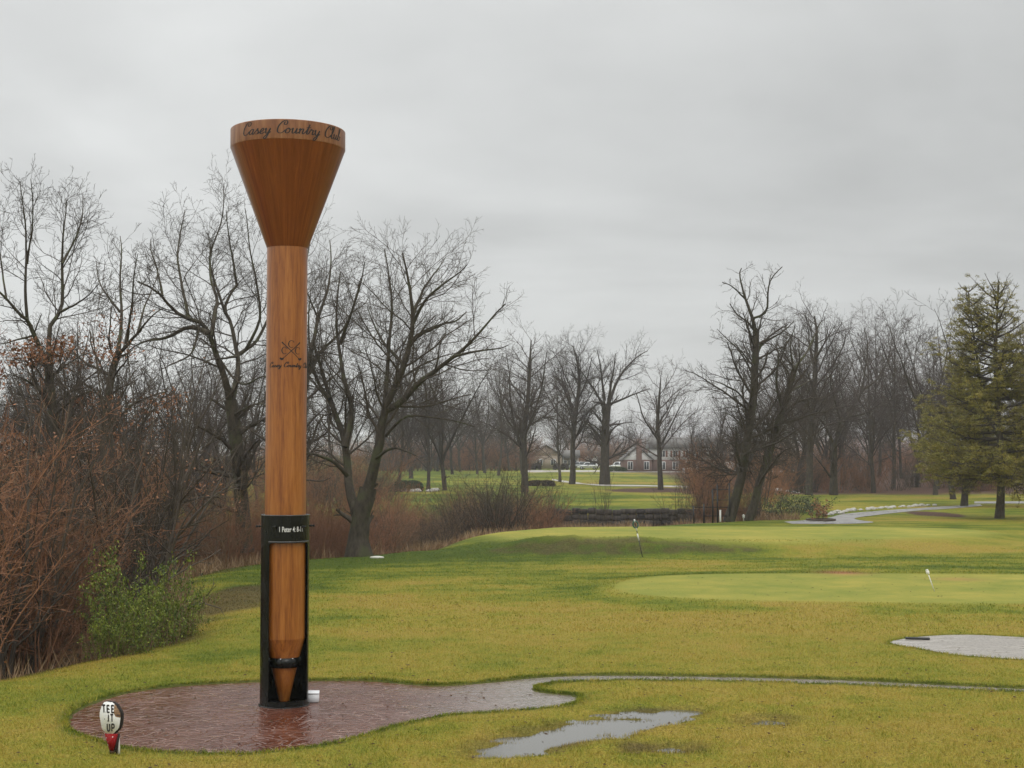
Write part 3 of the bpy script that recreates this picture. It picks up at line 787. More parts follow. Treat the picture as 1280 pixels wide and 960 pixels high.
def plate(mb, poly, y0, y1):
    m = len(poly); V = [(x, y0, z) for x, z in poly] + [(x, y1, z) for x, z in poly]
    mb.add(V, [list(range(m)), list(range(2 * m - 1, m - 1, -1))] + [[i, m + i, m + (i + 1) % m, (i + 1) % m] for i in range(m)])
M['sign_white'] = mat('peeling_white_paint', rough=.6)
b = NB(M['sign_white']); p = b.coords('Object')
sx = b.n('ShaderNodeSeparateXYZ'); b.l(p, sx.inputs[0])
dx = b.math('SUBTRACT', sx.outputs[0], rb * .78); dz = b.math('SUBTRACT', sx.outputs[2], cz + rb * .50)
dist = b.math('SQRT', b.math('ADD', b.math('MULTIPLY', dx, dx), b.math('MULTIPLY', b.math('MULTIPLY', dz, dz), .9)))
dist = b.math('ADD', dist, b.math('MULTIPLY', b.math('SUBTRACT', b.noise(p, 14, 4), .5), .10))
peel = b.rng(dist, rb * .46, rb * .48, 1, 0)
ply = b.ramp(b.noise(b.coords('Object', (4, 4, 22)), 2.5, 4, .6), [(.35, (.06, .03, .015)), (.5, (.22, .12, .05)), (.7, (.38, .23, .10))])
c = b.mix(peel, b.ramp(b.noise(p, 30, 3), [(.3, (.74, .74, .70)), (.5, (.84, .84, .81))]), ply)
sp = b.rng(b.noise(p, 26, 2, .5), .70, .72, 0, 1)
c = b.mix(sp, c, (.05, .045, .04)); b.col(c)
M['dark_edge'] = mat('dark_plywood_edge', (.018, .013, .010), .8)
mb = MB(); plate(mb, outl, -.020, .0); ball = mb.build('ball_board', M['sign_white'], sign)
ball.data.materials.append(M['dark_edge'])
for i, pl in enumerate(ball.data.polygons):
    if i > 0: pl.material_index = 1
# the dark backing board, a little larger and scalloped where the ply has split
mb = MB(); plate(mb, [(x * 1.04 + .008, cz + (z - cz) * 1.02) for x, z in outl], .002, .03); mb.build('backing_board', M['dark_edge'], sign)
M['red_paint'] = mat('red_paint', (.26, .008, .010), .75, .2)
b = NB(M['red_paint']); b.col(b.mix(b.rng(b.noise(b.coords('Object'), 24, 2), .68, .70, 0, 1), (.26, .008, .010), (.6, .5, .5)))
mb = MB(); plate(mb, [(-rb * .50, yb0 + .01), (-rb * .16, .06), (rb * .14, .06), (rb * .52, yb0 + .01)], -.026, .0); mb.build('tee_board', M['red_paint'], sign)
mb = MB(); plate(mb, [(-rb * .46, yb0 + .01), (-rb * .22, -.02), (rb * .22, -.02), (rb * .60, yb0 + .01)], .001, .02); mb.build('tee_backing', M['dark_edge'], sign)
M['white_stake'] = mat('white_stake', (.62, .60, .54), .6)
mb = MB(); mb.box((rb * .30, .045, .08), (.035, .02, .36)); mb.build('stake', M['white_stake'], sign)
def sgm(u, v, e): return np.array([u * .92 + .004, -.0235 - e, v])
mb = MB()
LET = {'T': [[(-.5, .5), (.5, .5)], [(0, .5), (0, -.5)]], 'E': [[(-.4, .5), (-.4, -.5)], [(-.4, .46), (.4, .46)], [(-.4, 0), (.3, 0)], [(-.4, -.46), (.4, -.46)]],
       'I': [[(0, .5), (0, -.5)]], 'U': [[(-.4, .5), (-.4, -.3), (-.2, -.48), (.2, -.48), (.4, -.3), (.4, .5)]], 'P': [[(-.4, .5), (-.4, -.5)], [(-.4, .46), (.25, .46), (.42, .28), (.42, .12), (.25, -.04), (-.4, -.04)]]}
def word(w, cx_, cz_, h, sp):
    for i, ch in enumerate(w):
        x = cx_ + (i - (len(w) - 1) / 2) * sp
        for s in LET[ch]: 
            pts = [(x + u * h * .62, cz_ + v * h) for u, v in s]
            for k in range(len(pts) - 1): stroke(mb, [pts[k], pts[k + 1]], .023, sgm, 2e-4 * ((k + i) % 5), False)
word('TEE', -rb * .16, cz + rb * .54, .100, .092); word('IT', -rb * .02, cz - rb * .01, .095, .072); word('UP', rb * .0, cz - rb * .58, .100, .092)
mb.build('lettering', M['letter'], sign)

# ------------------------------------------------------------------ pins on the greens
M['white_pole'] = mat('white_pole', (.75, .74, .70), .4); M['dark_pole'] = mat('dark_pole', (.02, .02, .02), .5); M['green_ring'] = mat('green_ring', (.03, .10, .07), .5)
g = GT(803, 682)
h_ = (682 - 634) / F * g[1]
t = empty('flagstick', g, 'leaning black and white striped flagstick with a green ring on the far putting green', 'flagstick')
t.rotation_euler = (0, math.radians(-12), 0)
for i, (z0, z1, mm) in enumerate(((0, .44, 'dark_pole'), (.44, .62, 'white_pole'), (.62, .70, 'dark_pole'), (.70, .78, 'white_pole'), (.78, 1.0, 'dark_pole'))):
    m_ = MB(); m_.tube([(0, 0, z0 * h_), (0, 0, z1 * h_)], .016 if mm == 'dark_pole' else .026, 8); m_.build('pole_section', M[mm], t)
m_ = MB(); aa = np.linspace(0, 2 * math.pi, 17)[:-1]
pts = np.array([(.10 * math.cos(a), -.03, .86 * h_ + .14 * math.sin(a)) for a in aa] + [(.10, -.03, .86 * h_)]); m_.tube(pts, .035, 6); m_.build('ring', M['green_ring'], t)
m_ = MB(); m_.tube([(0, 0, .92 * h_), (0, 0, 1.0 * h_)], .03, 8); m_.build('top_ferrule', M['white_pole'], t)
g = GT(1168, 739); t = empty('practice_pin', g, 'short leaning white practice pin with a round marker on the near putting green', 'practice pin'); t.rotation_euler = (0, math.radians(-19), 0)
h_ = 25.5 / F * g[1] / math.cos(.33)
m_ = MB(); m_.tube([(0, 0, 0), (0, 0, h_ * .9)], .014, 8); m_.build('pole', M['white_pole'], t)
m_ = MB(); m_.lathe([(.02, h_ * .80), (.045, h_ * .85), (.052, h_ * .92), (.045, h_ * .98), (.035, h_)], 12); m_.lathe([(.03, h_), (.045, h_ + .03)], 8); m_.build('marker', M['white_pole'], t)
M['rubber'] = mat('black_rubber', (.012, .012, .012), .5)
g = G(1147, 799.5); m_ = MB(); m_.box((0, 0, .025), (.52, .09, .05), math.radians(-14), .01)
o = m_.build('rubber_strip', M['rubber'], None, loc=(g[0], g[1], .0)); tag(o, 'short black rubber strip lying on the grey concrete slab near its left tip', 'rubber strip')
g = GT(471, 697.5); m_ = MB(); rr = np.random.default_rng(2)
m_.lathe([(.30, 0), (.27, .07), (.10, .10)], 9); o = m_.build('stone', M['white_stake'], None, loc=g); o.scale = (1, .55, .8)
tag(o, 'flat pale stone in the grass at the foot of the forked maple', 'stone')

# ------------------------------------------------------------------ bark, twig and leaf materials
def bark(name, lo, hi, moss=None):
    m = mat(name, rough=.85, spec=.25); b = NB(m)
    p = b.coords('Object', (1, 1, .35)); n = b.noise(p, 7, 5, .7)
    c = b.ramp(n, [(.32, lo), (.68, hi)])
    if moss: c = b.mix(b.rng(b.noise(b.coords('Object'), 1.4, 4, .6), .5, .62, 0, .8), c, moss)
    oi = b.n('ShaderNodeObjectInfo')
    sc_ = b.n('ShaderNodeVectorMath', operation='SCALE'); b.l(c, sc_.inputs[0]); b.l(b.rng(oi.outputs['Random'], 0, 1, .8, 1.2), sc_.inputs['Scale'])
    b.col(sc_.outputs[0]); b.bump(n, .5, .04); return m
M['bark'] = bark('wet_grey_bark', (.030, .024, .018), (.085, .070, .050), (.070, .075, .035))
M['bark_far'] = bark('grey_brown_bark', (.030, .025, .020), (.085, .070, .054))
M['twig'] = bark('dark_twigs', (.050, .040, .030), (.085, .068, .052))
M['twig_far'] = bark('purple_grey_twigs', (.052, .040, .034), (.092, .070, .060))
M['red_twig'] = bark('reddish_brush_stems', (.145, .068, .038), (.33, .165, .090))
M['tan_twig'] = bark('tan_brush_stems', (.12, .078, .045), (.24, .16, .10))
def leafmat(name, stops):
    m = mat(name, rough=.55, spec=.35); b = NB(m)
    n = b.noise(b.coords('Object'), 2.2, 3); n2 = b.noise(b.wpos(), 11, 2)
    b.col(b.ramp(b.math('ADD', b.math('MULTIPLY', n, .5), b.math('MULTIPLY', n2, .5)), stops)); return m
M['rust_leaf'] = leafmat('rust_brown_leaves', [(.35, (.15, .060, .026)), (.65, (.34, .155, .072))])
M['green_leaf'] = leafmat('green_leaves', [(.38, (.022, .042, .006)), (.5, (.105, .150, .014)), (.62, (.28, .32, .045))])
M['hedge_leaf'] = leafmat('dark_hedge_leaves', [(.35, (.018, .032, .012)), (.65, (.05, .075, .025))])
M['brown_hedge'] = leafmat('brown_hedge_leaves', [(.35, (.035, .026, .018)), (.65, (.085, .06, .04))])
M['needle'] = leafmat('golden_green_needles', [(.3, (.075, .088, .014)), (.5, (.185, .165, .024)), (.7, (.40, .29, .05))])
M['reed'] = leafmat('dry_reeds', [(.3, (.13, .075, .04)), (.5, (.26, .165, .085)), (.7, (.40, .29, .16))])

def hero_meshes(rng, base, d, limbs, spec, rmin=.006, jit=.25):
    """limbs: (list of (px,py), r0_px, r1_px, depth drift)"""
    Pt, R = [], []
    for pts, r0, r1, dd in limbs:
        n = len(pts); q = []
        for i, (x, y) in enumerate(pts):
            t = i / max(1, n - 1); q.append(P(x, y, d + dd[0] * (1 - t) + dd[1] * t) - base)
        q = crv(q, 4, False)
        if Pt and r1 < 1: q = q[:max(5, int(len(q) * .90))]
        L = np.linspace(0, 1, len(q))
        if isinstance(r0, (list, tuple)): rad = np.interp(L, np.linspace(0, 1, len(r0)), r0)
        else: rad = r0 + (r1 - r0) * L ** .85
        a, b_ = resample(q, rad * d / F * (np.where(len(Pt) == 0, 1.0, .78)), 14)
        wv = rng.normal(0, 1, (14, 3)); wv[0] = 0; wv = (wv + np.roll(wv, 1, 0)) / 2
        a = a + wv * (b_ * (jit if Pt else .06))[:, None]
        Pt.append(a); R.append(b_)
    l0 = (np.array(Pt), np.array(R)); levs = [l0]
    return l0, crown(rng, l0, spec, rmin)
def crown(rng, l0, spec, rmin):
    levs = []; cur = l0
    for s in spec:
        nx = sprout(rng, cur, rmin=rmin, **s); levs.append(nx)
        cur = nx
    return levs
S_MAIN = [dict(dens=2.3, t0=.22, t1=1, ang=.78, length=-.46, rr=.40, nseg=6, wob=.14, trop=.03, lenfall=.55),
          dict(dens=2.6, t0=.12, t1=1, ang=.7, length=-.52, rr=.50, nseg=5, wob=.14, trop=.03, lenfall=.4),
          dict(dens=4.0, t0=.1, t1=1, ang=.65, length=-.55, rr=.6, nseg=3, wob=.12, trop=.04, lenfall=.3),
          dict(dens=5.0, t0=.1, t1=1, ang=.6, length=-.62, rr=.7, nseg=2, wob=.12, trop=.02)]
def spec(scale=1.0, **kw):
    o = []
    for i, s in enumerate(S_MAIN):
        s = dict(s); s['dens'] *= scale; s.update(kw.get('l%d' % i, {})); o.append(s)
    return o
def assemble(name, base, l0, levs, bm, tm, label, cat_='tree', group=None, leaf=None, leafm=None):
    t = empty(name, base, label, cat_, group)
    link('trunk', tube_mesh('trunk', [l0], [10]), M[bm], t)
    link('crown', tube_mesh('crown', levs, [5] + [4] + [3] * (len(levs) - 2)), M[tm], t)
    if leaf is not None: link('leaves', mesh('leaves', leaf[0], leaf[1]), M[leafm], t)
    return t
def base_at(px, py, d):
    p = P(px, py, d); z = hz(p[0], d); return np.array([p[0], d, z])

rg = np.random.default_rng(11)
# forked maple by the tee
b0 = G(450, 695.5, -.05); d0 = b0[1]; b0[2] = hz(b0[0], d0)
L = [([(449, 697), (448, 680), (450, 655), (455, 630), (460, 610)], [19, 13, 12, 11.5, 11], 10, (0, 0)),
     ([(444, 640), (437, 610), (434, 590), (429, 545), (418, 515), (413, 499), (404, 470), (392, 430)], 8.5, 2, (0, 3)),
     ([(456, 625), (464, 605), (471, 563), (480, 517), (491, 490), (507, 453), (516, 407), (512, 362), (503, 316)], 10, 1.2, (0, -1)),
     ([(480, 520), (485, 444), (490, 385), (484, 330), (478, 300)], 4.5, .8, (-.4, 2.5)),
     ([(484, 512), (503, 501), (526, 476), (567, 446), (599, 417), (626, 385), (645, 372)], 6, .8, (-.4, -3)),
     ([(567, 446), (590, 440), (626, 435), (640, 428)], 2.6, .6, (-1.8, -4)),
     ([(514, 425), (530, 415), (553, 405), (572, 400), (592, 380)], 3.8, .8, (-.6, 1.5)),
     ([(515, 395), (530, 360), (548, 335), (560, 318)], 3, .7, (-.6, 3)),
     ([(516, 405), (536, 370), (575, 340), (588, 325)], 3, .7, (-.6, -3)),
     ([(434, 594), (418, 578), (400, 570), (382, 566)], 4, 1.5, (0, -1.5)),
     ([(431, 560), (440, 520), (432, 480), (425, 440), (420, 400), (424, 350), (430, 315)], 5.5, .9, (0, 2)),
     ([(426, 430), (440, 390), (452, 350), (458, 310)], 3.2, .7, (.8, -1.5)),
     ([(413, 499), (398, 480), (388, 440), (386, 390), (392, 340)], 3.5, .7, (1.5, 4)),
     ([(482, 545), (507, 521), (544, 522), (575, 528), (608, 538)], 2.6, .6, (-.4, -3)),
     ([(505, 455), (480, 430), (465, 400), (455, 370)], 3.4, .7, (-.6, 4)),
     ([(470, 573), (490, 560), (510, 565), (530, 575)], 3, .7, (-.4, -3))]
l0, lv = hero_meshes(rg, b0, d0, L, spec(1.2))
assemble('maple_tree', b0, l0, lv, 'bark', 'twig', 'big bare maple with a low forked trunk on the lawn right of the giant tee')

# left group
def hero(name, bp, d, L, label, sp=None, leaf=0, leafm='rust_leaf', seed=1, tm='twig', bm='bark', rmin=.006, lowleaf=None, lsize=.06):
    r = np.random.default_rng(seed); b_ = base_at(bp[0], bp[1], d)
    L = [([(bp[0], bp[1])] + L[0][0],) + L[0][1:]] + L[1:] if False else L
    l0, lv = hero_meshes(r, b_, d, L, sp or spec(1.0), rmin)
    lf = None
    if leaf:
        lf = leaves(r, lv[-1], leaf, lsize)
        if lowleaf is not None:
            c = lf[0].reshape(-1, 4, 3); keep = (c[:, 0, 2] < lowleaf) 
            # they cling in patches
            pc = c[:, 0]; keep &= fbm(pc[:, 0] * .5 + pc[:, 1] * .3, pc[:, 2] * .6, 2) > .45
            c = c[keep]; lf = (c.reshape(-1, 3), np.arange(len(c) * 4).reshape(-1, 4))
    return assemble(name, b_, l0, lv, bm, tm, label, leaf=lf, leafm=leafm)
hero('oak_tree', (80, 700), 52, [
    ([(82, 720), (80, 640), (72, 560), (68, 530), (62, 480), (61, 455)], [11, 8, 6.5, 6.2, 6, 5.5], 5, (0, 0)),
    ([(62, 458), (47, 430), (36, 402), (28, 396), (12, 378), (-6, 360)], 5, 1.5, (0, -2)),
    ([(34, 402), (32, 370), (33, 305), (31, 274), (26, 235), (22, 207)], 2.8, .6, (-.8, -2)),
    ([(34, 330), (41, 275), (40, 240), (37, 212)], 1.8, .5, (-1, -3)),
    ([(61, 458), (62, 411), (70, 398), (75, 390), (78, 374), (78, 305), (83, 258), (78, 222)], 4.6, .7, (0, 1)),
    ([(78, 330), (98, 290), (104, 260), (102, 232)], 2.2, .5, (.5, 3)),
    ([(75, 390), (95, 380), (115, 365), (130, 345)], 2.4, .5, (.3, -3)),
    ([(65, 500), (40, 480), (20, 470), (0, 468)], 2.6, .6, (0, -4)),
    ([(68, 520), (90, 500), (110, 490), (135, 486)], 2.4, .6, (0, -3)),
    ([(40, 420), (20, 425), (0, 430), (-20, 425)], 2.0, .5, (-.5, 2)),
    ([(8, 375), (2, 330), (-4, 290), (-6, 250)], 1.8, .5, (-1.5, 2)),
    ([(66, 470), (100, 445), (125, 440)], 2.0, .5, (0, 3)), ([(70, 545), (45, 520), (15, 505), (-10, 510)], 2.2, .5, (0, 2)), ([(74, 565), (100, 540), (125, 525), (150, 530)], 2.2, .5, (0, -2)), ([(63, 490), (45, 460), (22, 450), (5, 455)], 2.0, .5, (0, -2))],
    'bare oak with rusty leaves still clinging low down, leftmost tall tree in the thicket', spec(1.32), leaf=2, seed=21, lowleaf=9.5, lsize=.085)
hero('hackberry_tree', (145, 700), 55, [
    ([(150, 720), (146, 640), (138, 560), (134, 520), (139, 470), (148, 440)], [9, 7, 6, 5.5, 5, 4.5], 4, (0, 0)),
    ([(146, 445), (160, 430), (172, 418), (181, 405), (196, 390), (215, 380)], 3.6, .8, (0, -2)),
    ([(140, 470), (110, 455), (88, 440), (70, 425)], 3, .7, (0, 3)),
    ([(148, 440), (152, 400), (150, 350), (152, 310), (148, 285)], 3.4, .6, (0, 2)),
    ([(158, 430), (165, 380), (168, 340), (176, 300)], 2.6, .6, (0, -3)),
    ([(138, 540), (160, 510), (190, 495), (225, 485)], 2.8, .6, (0, -3)),
    ([(150, 390), (125, 355), (120, 320)], 2.2, .5, (.8, 3)),
    ([(136, 500), (115, 490), (95, 500)], 2.2, .5, (0, 2)),
    ([(172, 418), (180, 385), (195, 350), (200, 320)], 2.2, .5, (-.5, 2))],
    'slim crooked bare tree with dark stems, between the leftmost oak and the wide oak', spec(1.25), leaf=1, seed=22, lowleaf=10.5, lsize=.07)
hero('oak_tree', (300, 680), 62, [
    ([(307, 690), (303, 640), (296, 560), (291, 520), (288, 500)], [12, 9, 8.5, 8.5, 8], 7, (0, 0)),
    ([(289, 505), (282, 480), (272, 445), (260, 415), (250, 402), (236, 399), (218, 388), (203, 370), (186, 358), (172, 352)], 6.5, 1.2, (0, -3)),
    ([(262, 417), (245, 409), (231, 410), (213, 420), (200, 424), (185, 426), (166, 434), (150, 450)], 4.4, .9, (-1.5, -1)),
    ([(264, 420), (268, 390), (272, 374), (264, 355), (262, 330), (262, 300), (250, 270)], 4, .8, (-1, 3)),
    ([(236, 399), (228, 360), (222, 320), (228, 280), (234, 252)], 3, .6, (-1.8, 1)),
    ([(290, 500), (297, 470), (296, 442), (287, 400), (281, 386), (290, 365), (297, 355)], 5, 1.8, (0, 3)),
    ([(282, 392), (268, 350), (262, 320), (276, 280), (280, 240), (276, 215)], 2.6, .6, (1.5, 4)),
    ([(296, 357), (290, 320), (284, 280), (282, 250)], 2.4, .6, (3, 2)),
    ([(296, 445), (310, 435), (322, 424), (338, 390), (346, 350), (352, 310)], 3.8, .8, (2, 5)),
    ([(298, 445), (278, 448), (262, 450), (240, 460)], 2.4, .6, (1, -3)),
    ([(272, 445), (300, 480), (330, 470), (345, 478)], 2.4, .8, (0, -4)),
    ([(203, 370), (196, 335), (188, 310), (190, 290)], 2.2, .5, (-2.5, 0)),
    ([(250, 402), (240, 440), (215, 455), (185, 470)], 2.4, .6, (-1, -4)),
    ([(290, 520), (320, 505), (345, 510)], 2.4, .7, (0, -4)),
    ([(308, 436), (325, 400), (322, 360), (312, 310), (308, 270), (300, 235)], 2.8, .6, (2, 1))],
    'wide bare oak with heavy arching limbs, directly left of the giant tee shaft', spec(1.28), seed=23)
hero('ash_tree', (372, 690), 78, [
    ([(368, 668), (366, 620), (370, 560), (378, 500), (384, 450)], [9, 6.5, 6, 5.5, 5], 5, (0, 0)),
    ([(384, 455), (398, 400), (410, 360), (414, 320), (410, 285)], 4, .7, (0, 2)),
    ([(382, 470), (400, 440), (430, 410), (445, 370), (455, 330)], 3.4, .6, (0, -3)),
    ([(384, 450), (376, 400), (380, 350), (388, 300), (395, 280)], 3.6, .6, (0, 4)),
    ([(372, 550), (395, 520), (420, 500)], 2.5, .6, (0, -2)),
    ([(398, 400), (386, 370), (372, 340)], 2, .5, (1, -2))],
    'bare ash showing behind the right edge of the giant tee shaft', spec(.95), seed=24, rmin=.006)

# right group
hero('locust_tree', (913, 650), 93, [
    ([(911, 653), (915, 640), (926, 600), (931, 573), (937, 530), (941, 506), (944, 458), (945, 411)], [7.5, 6, 5.6, 5.4, 5, 4.8, 4.5, 4], 4, (0, 0)),
    ([(945, 415), (938, 390), (931, 371), (926, 352), (925, 338), (935, 330)], 3.4, .8, (0, 1)),
    ([(945, 420), (941, 400), (950, 395), (959, 387), (960, 365), (963, 351), (975, 336), (986, 328)], 2.8, .6, (0, -2)),
    ([(947, 440), (953, 430), (965, 422), (978, 415), (990, 404), (998, 395)], 2.6, .6, (0, 2)),
    ([(938, 510), (922, 490), (907, 482), (893, 476), (880, 474)], 2.0, .5, (0, -2)),
    ([(942, 470), (925, 440), (905, 420), (890, 405)], 2.0, .5, (0, 2)),
    ([(935, 540), (915, 520), (900, 515)], 1.8, .5, (0, 1)),
    ([(931, 373), (915, 358), (900, 352)], 1.6, .5, (.5, -1))],
    'tallest bare tree of the leaning pair beside the black railing', spec(1.2, l0=dict(length=-.42, ang=.95), l1=dict(trop=.0)), seed=31, rmin=.008)
hero('locust_tree', (937, 650), 94, [
    ([(934, 652), (940, 640), (950, 600), (959, 577), (968, 545), (978, 514), (988, 480), (994, 458)], [6.5, 5, 4.8, 4.6, 4.4, 4.2, 4, 3.6], 3.5, (0, 0)),
    ([(994, 460), (1004, 446), (1010, 438), (1020, 415), (1030, 395)], 2.6, .6, (0, 2)),
    ([(978, 512), (972, 490), (970, 470), (973, 450), (972, 428)], 2.4, .6, (0, -2)),
    ([(992, 462), (988, 430), (996, 400)], 2.0, .5, (0, -1)),
    ([(985, 490), (1005, 480), (1022, 470)], 1.8, .5, (0, 2)),
    ([(966, 550), (985, 540), (1000, 545)], 1.6, .5, (0, -2))],
    'shorter right-leaning trunk of the bare pair beside the black railing', spec(1.0, l0=dict(length=-.42)), seed=32, rmin=.008)
hero('sycamore_tree', (1042, 617), 150, [
    ([(1042, 619), (1042, 600), (1042, 575), (1043, 553)], [6, 4.5, 4.2, 4], 4, (0, 0)),
    ([(1043, 556), (1050, 538), (1061, 521), (1070, 505), (1077, 488), (1082, 460), (1085, 430), (1080, 410), (1081, 392)], 3.2, .6, (0, 2)),
    ([(1042, 556), (1030, 530), (1014, 513), (1005, 500), (998, 490), (990, 475)], 2.8, .6, (0, -2)),
    ([(1045, 545), (1050, 528), (1044, 500), (1038, 474), (1046, 445), (1053, 415)], 2.6, .6, (0, -2)),
    ([(1077, 488), (1095, 475), (1110, 450), (1118, 435)], 2.0, .5, (1, 3)),
    ([(1061, 521), (1085, 515), (1105, 500)], 1.8, .5, (.5, -2)),
    ([(1038, 596), (1030, 585), (1020, 572), (1010, 560)], 1.8, .5, (0, -2))],
    'bare sycamore with pale peeling trunk at the edge of the right hand wood', spec(.74), seed=33, rmin=.009, tm='twig_far', bm='bark_far')
hero('oak_tree', (1010, 617), 146, [
    ([(1011, 619), (1012, 590), (1013, 550), (1017, 500), (1019, 460), (1021, 415), (1018, 395)], [5, 4, 3.8, 3.4, 3, 2.4, 1], 1, (0, 0)),
    ([(1017, 500), (1000, 460), (990, 430), (985, 410)], 2.2, .5, (0, 2)),
    ([(1016, 520), (1030, 500), (1040, 480)], 1.8, .5, (0, -2)),
    ([(1019, 450), (1032, 425), (1036, 400)], 1.8, .5, (0, 1))],
    'tall bare oak left of the pale trunked sycamore at the wood edge', spec(.74), seed=34, rmin=.009, tm='twig_far', bm='bark_far')
hero('oak_tree', (757, 606), 192, [
    ([(756, 607), (756, 590), (756, 560), (757, 530), (760, 505)], [7.5, 5.6, 5.2, 5, 4.6], 4, (0, 0)),
    ([(760, 507), (766, 490), (775, 470), (790, 452), (806, 440), (818, 436)], 3, .6, (0, 3)),
    ([(760, 507), (764, 480), (768, 455), (770, 432)], 3, .6, (0, -2)),
    ([(757, 520), (750, 500), (738, 480), (725, 462), (715, 450)], 2.6, .6, (0, 2)),
    ([(756, 500), (752, 470), (748, 445), (745, 432)], 2.6, .5, (0, -3)),
    ([(762, 505), (780, 498), (800, 490), (822, 482)], 2.2, .5, (0, -2)),
    ([(757, 545), (740, 530), (722, 525)], 1.8, .5, (0, 2)), ([(757, 545), (775, 530), (795, 528)], 1.8, .5, (0, 2))],
    'broad bare oak on the far lawn in front of the white parked car', spec(.74, l0=dict(length=-.46)), seed=41, rmin=.010, tm='twig_far', bm='bark_far')
hero('oak_tree', (715, 604), 196, [
    ([(715, 606), (716, 590), (716, 560), (718, 530), (722, 500), (724, 470), (720, 445), (716, 432)], [4.4, 3.2, 3, 2.8, 2.5, 2, 1.4, .6], 1, (0, 0)),
    ([(719, 520), (708, 495), (702, 470), (700, 448)], 1.8, .5, (0, 2)),
    ([(722, 500), (732, 480), (738, 455), (742, 440)], 1.8, .5, (0, -2)),
    ([(717, 545), (704, 525), (692, 510)], 1.4, .5, (0, 2)), ([(717, 550), (730, 530), (738, 520)], 1.4, .5, (0, -2))],
    'slender bare tree on the far lawn between the tan house and the broad oak', spec(.78, l0=dict(length=-.46)), seed=42, rmin=.010, tm='twig_far', bm='bark_far')
hero('elm_tree', (656, 608), 160, [
    ([(656, 618), (656, 590), (655, 560), (656, 530), (660, 500), (662, 460), (664, 425)], [5, 3.8, 3.4, 3, 2.6, 1.8, .7], 1, (0, 0)),
    ([(655, 570), (645, 540), (638, 500), (636, 460), (630, 430)], 2.8, .6, (0, 2)),
    ([(656, 545), (668, 515), (678, 480), (682, 450), (686, 430)], 2.4, .5, (0, -2)),
    ([(648, 545), (632, 520), (622, 490), (618, 460)], 2, .5, (1, 3)), ([(660, 510), (672, 500), (690, 485)], 1.5, .4, (0, 2))],
    'bare double stemmed elm in front of the tan house', spec(.78, l0=dict(length=-.42)), seed=43, rmin=.009, tm='twig_far', bm='bark_far')
hero('elm_tree', (826, 615), 170, [
    ([(826, 617), (825, 590), (824, 560), (822, 530), (824, 500), (826, 472)], [4, 3, 2.8, 2.4, 1.6, .6], 1, (0, 0)),
    ([(824, 560), (840, 530), (852, 505), (862, 490)], 2, .5, (0, 2)), ([(823, 550), (806, 525), (798, 500), (792, 482)], 2, .5, (0, -2)),
    ([(823, 530), (838, 505), (842, 480)], 1.6, .4, (0, 1))],
    'small bare elm standing in front of the white and brick house', spec(.72, l0=dict(length=-.5)), seed=44, rmin=.010, tm='twig_far', bm='bark_far')

# ------------------------------------------------------------------ generic bare trees for the woods
def generic(seed, h, kind):
    r = np.random.default_rng(seed); n = 14
    def path(p0, dr, ln, wob=.06, trop=.05):
        q = [np.array(p0, float)]; d_ = np.array(dr, float); d_ /= np.linalg.norm(d_)
        for _ in range(n - 1):
            d_ = d_ + r.normal(0, wob, 3) + [0, 0, trop]; d_ /= np.linalg.norm(d_); q.append(q[-1] + d_ * ln / (n - 1))
        return np.array(q)
    r0 = h * .0125; Pt, R = [], []
    if kind == 'spread':
        th = h * r.uniform(.16, .28); tr = path((0, 0, 0), (r.normal(0, .05), r.normal(0, .05), 1), th, .03); Pt.append(tr); R.append(np.r_[r0 * 1.5, np.linspace(r0 * 1.15, r0 * .95, n - 1)])
        k = 5; a0 = r.random() * 6.28
        for i in range(k):
            a = a0 + i * 6.28 / k + r.normal(0, .3); s = r.uniform(.25, .75)
            Pt.append(path(tr[-1 - (i % 3)], (s * math.cos(a), s * math.sin(a), 1), (h - th) * r.uniform(.75, 1.0), .09, .05)); R.append(np.linspace(r0 * .6, r0 * .07, n))
    else:
        tr = path((0, 0, 0), (r.normal(0, .06), r.normal(0, .06), 1), h * .97, .035, .04); Pt.append(tr); R.append(np.r_[r0 * 1.3, np.linspace(r0 * .95, r0 * .08, n - 1)])
        for i in range(7 if kind == 'upright' else 4):
            j = int(n * r.uniform(.2, .75)); a = i * 2.4 + r.normal(0, .3); s = r.uniform(.4, .9)
            Pt.append(path(tr[j], (s * math.cos(a), s * math.sin(a), 1), h * r.uniform(.25, .42), .08, .06)); R.append(np.linspace(r0 * .38, r0 * .05, n))
    l0 = (np.array(Pt), np.array(R))
    sp = spec(.67, l0=dict(length=-.36, t0=.15), l3=dict(dens=2.6))
    lv = crown(r, l0, sp, .012)
    return tube_mesh('trunk', [l0], [8]), tube_mesh('crown', lv, [4, 3, 3, 3])
VAR = [generic(100 + i, 18, k) for i, k in enumerate(['spread', 'upright', 'spread', 'pole', 'upright', 'spread'])]
for a, c in VAR: a.materials.append(M['bark_far']); c.materials.append(M['twig_far'])
def put(name, i, x, y, h, label, group, cat_='tree', sink=.1, rz=None, v=VAR, H=18.0, widen=1.0, names=('trunk', 'crown')):
    s = h / H
    t = empty(name, (x, y, hz(x, y) - sink), label, cat_, group, rg.random() * 6.28 if rz is None else rz)
    t.scale = (s * widen, s * widen, s)
    for nm, me in zip(names, v[i % len(v)]): 
        if me is not None: link(nm, me, None, t)
    return t
ORD = ['first', 'second', 'third', 'fourth', 'fifth', 'sixth', 'seventh', 'eighth', 'ninth', 'tenth', 'eleventh', 'twelfth', 'thirteenth', 'fourteenth']
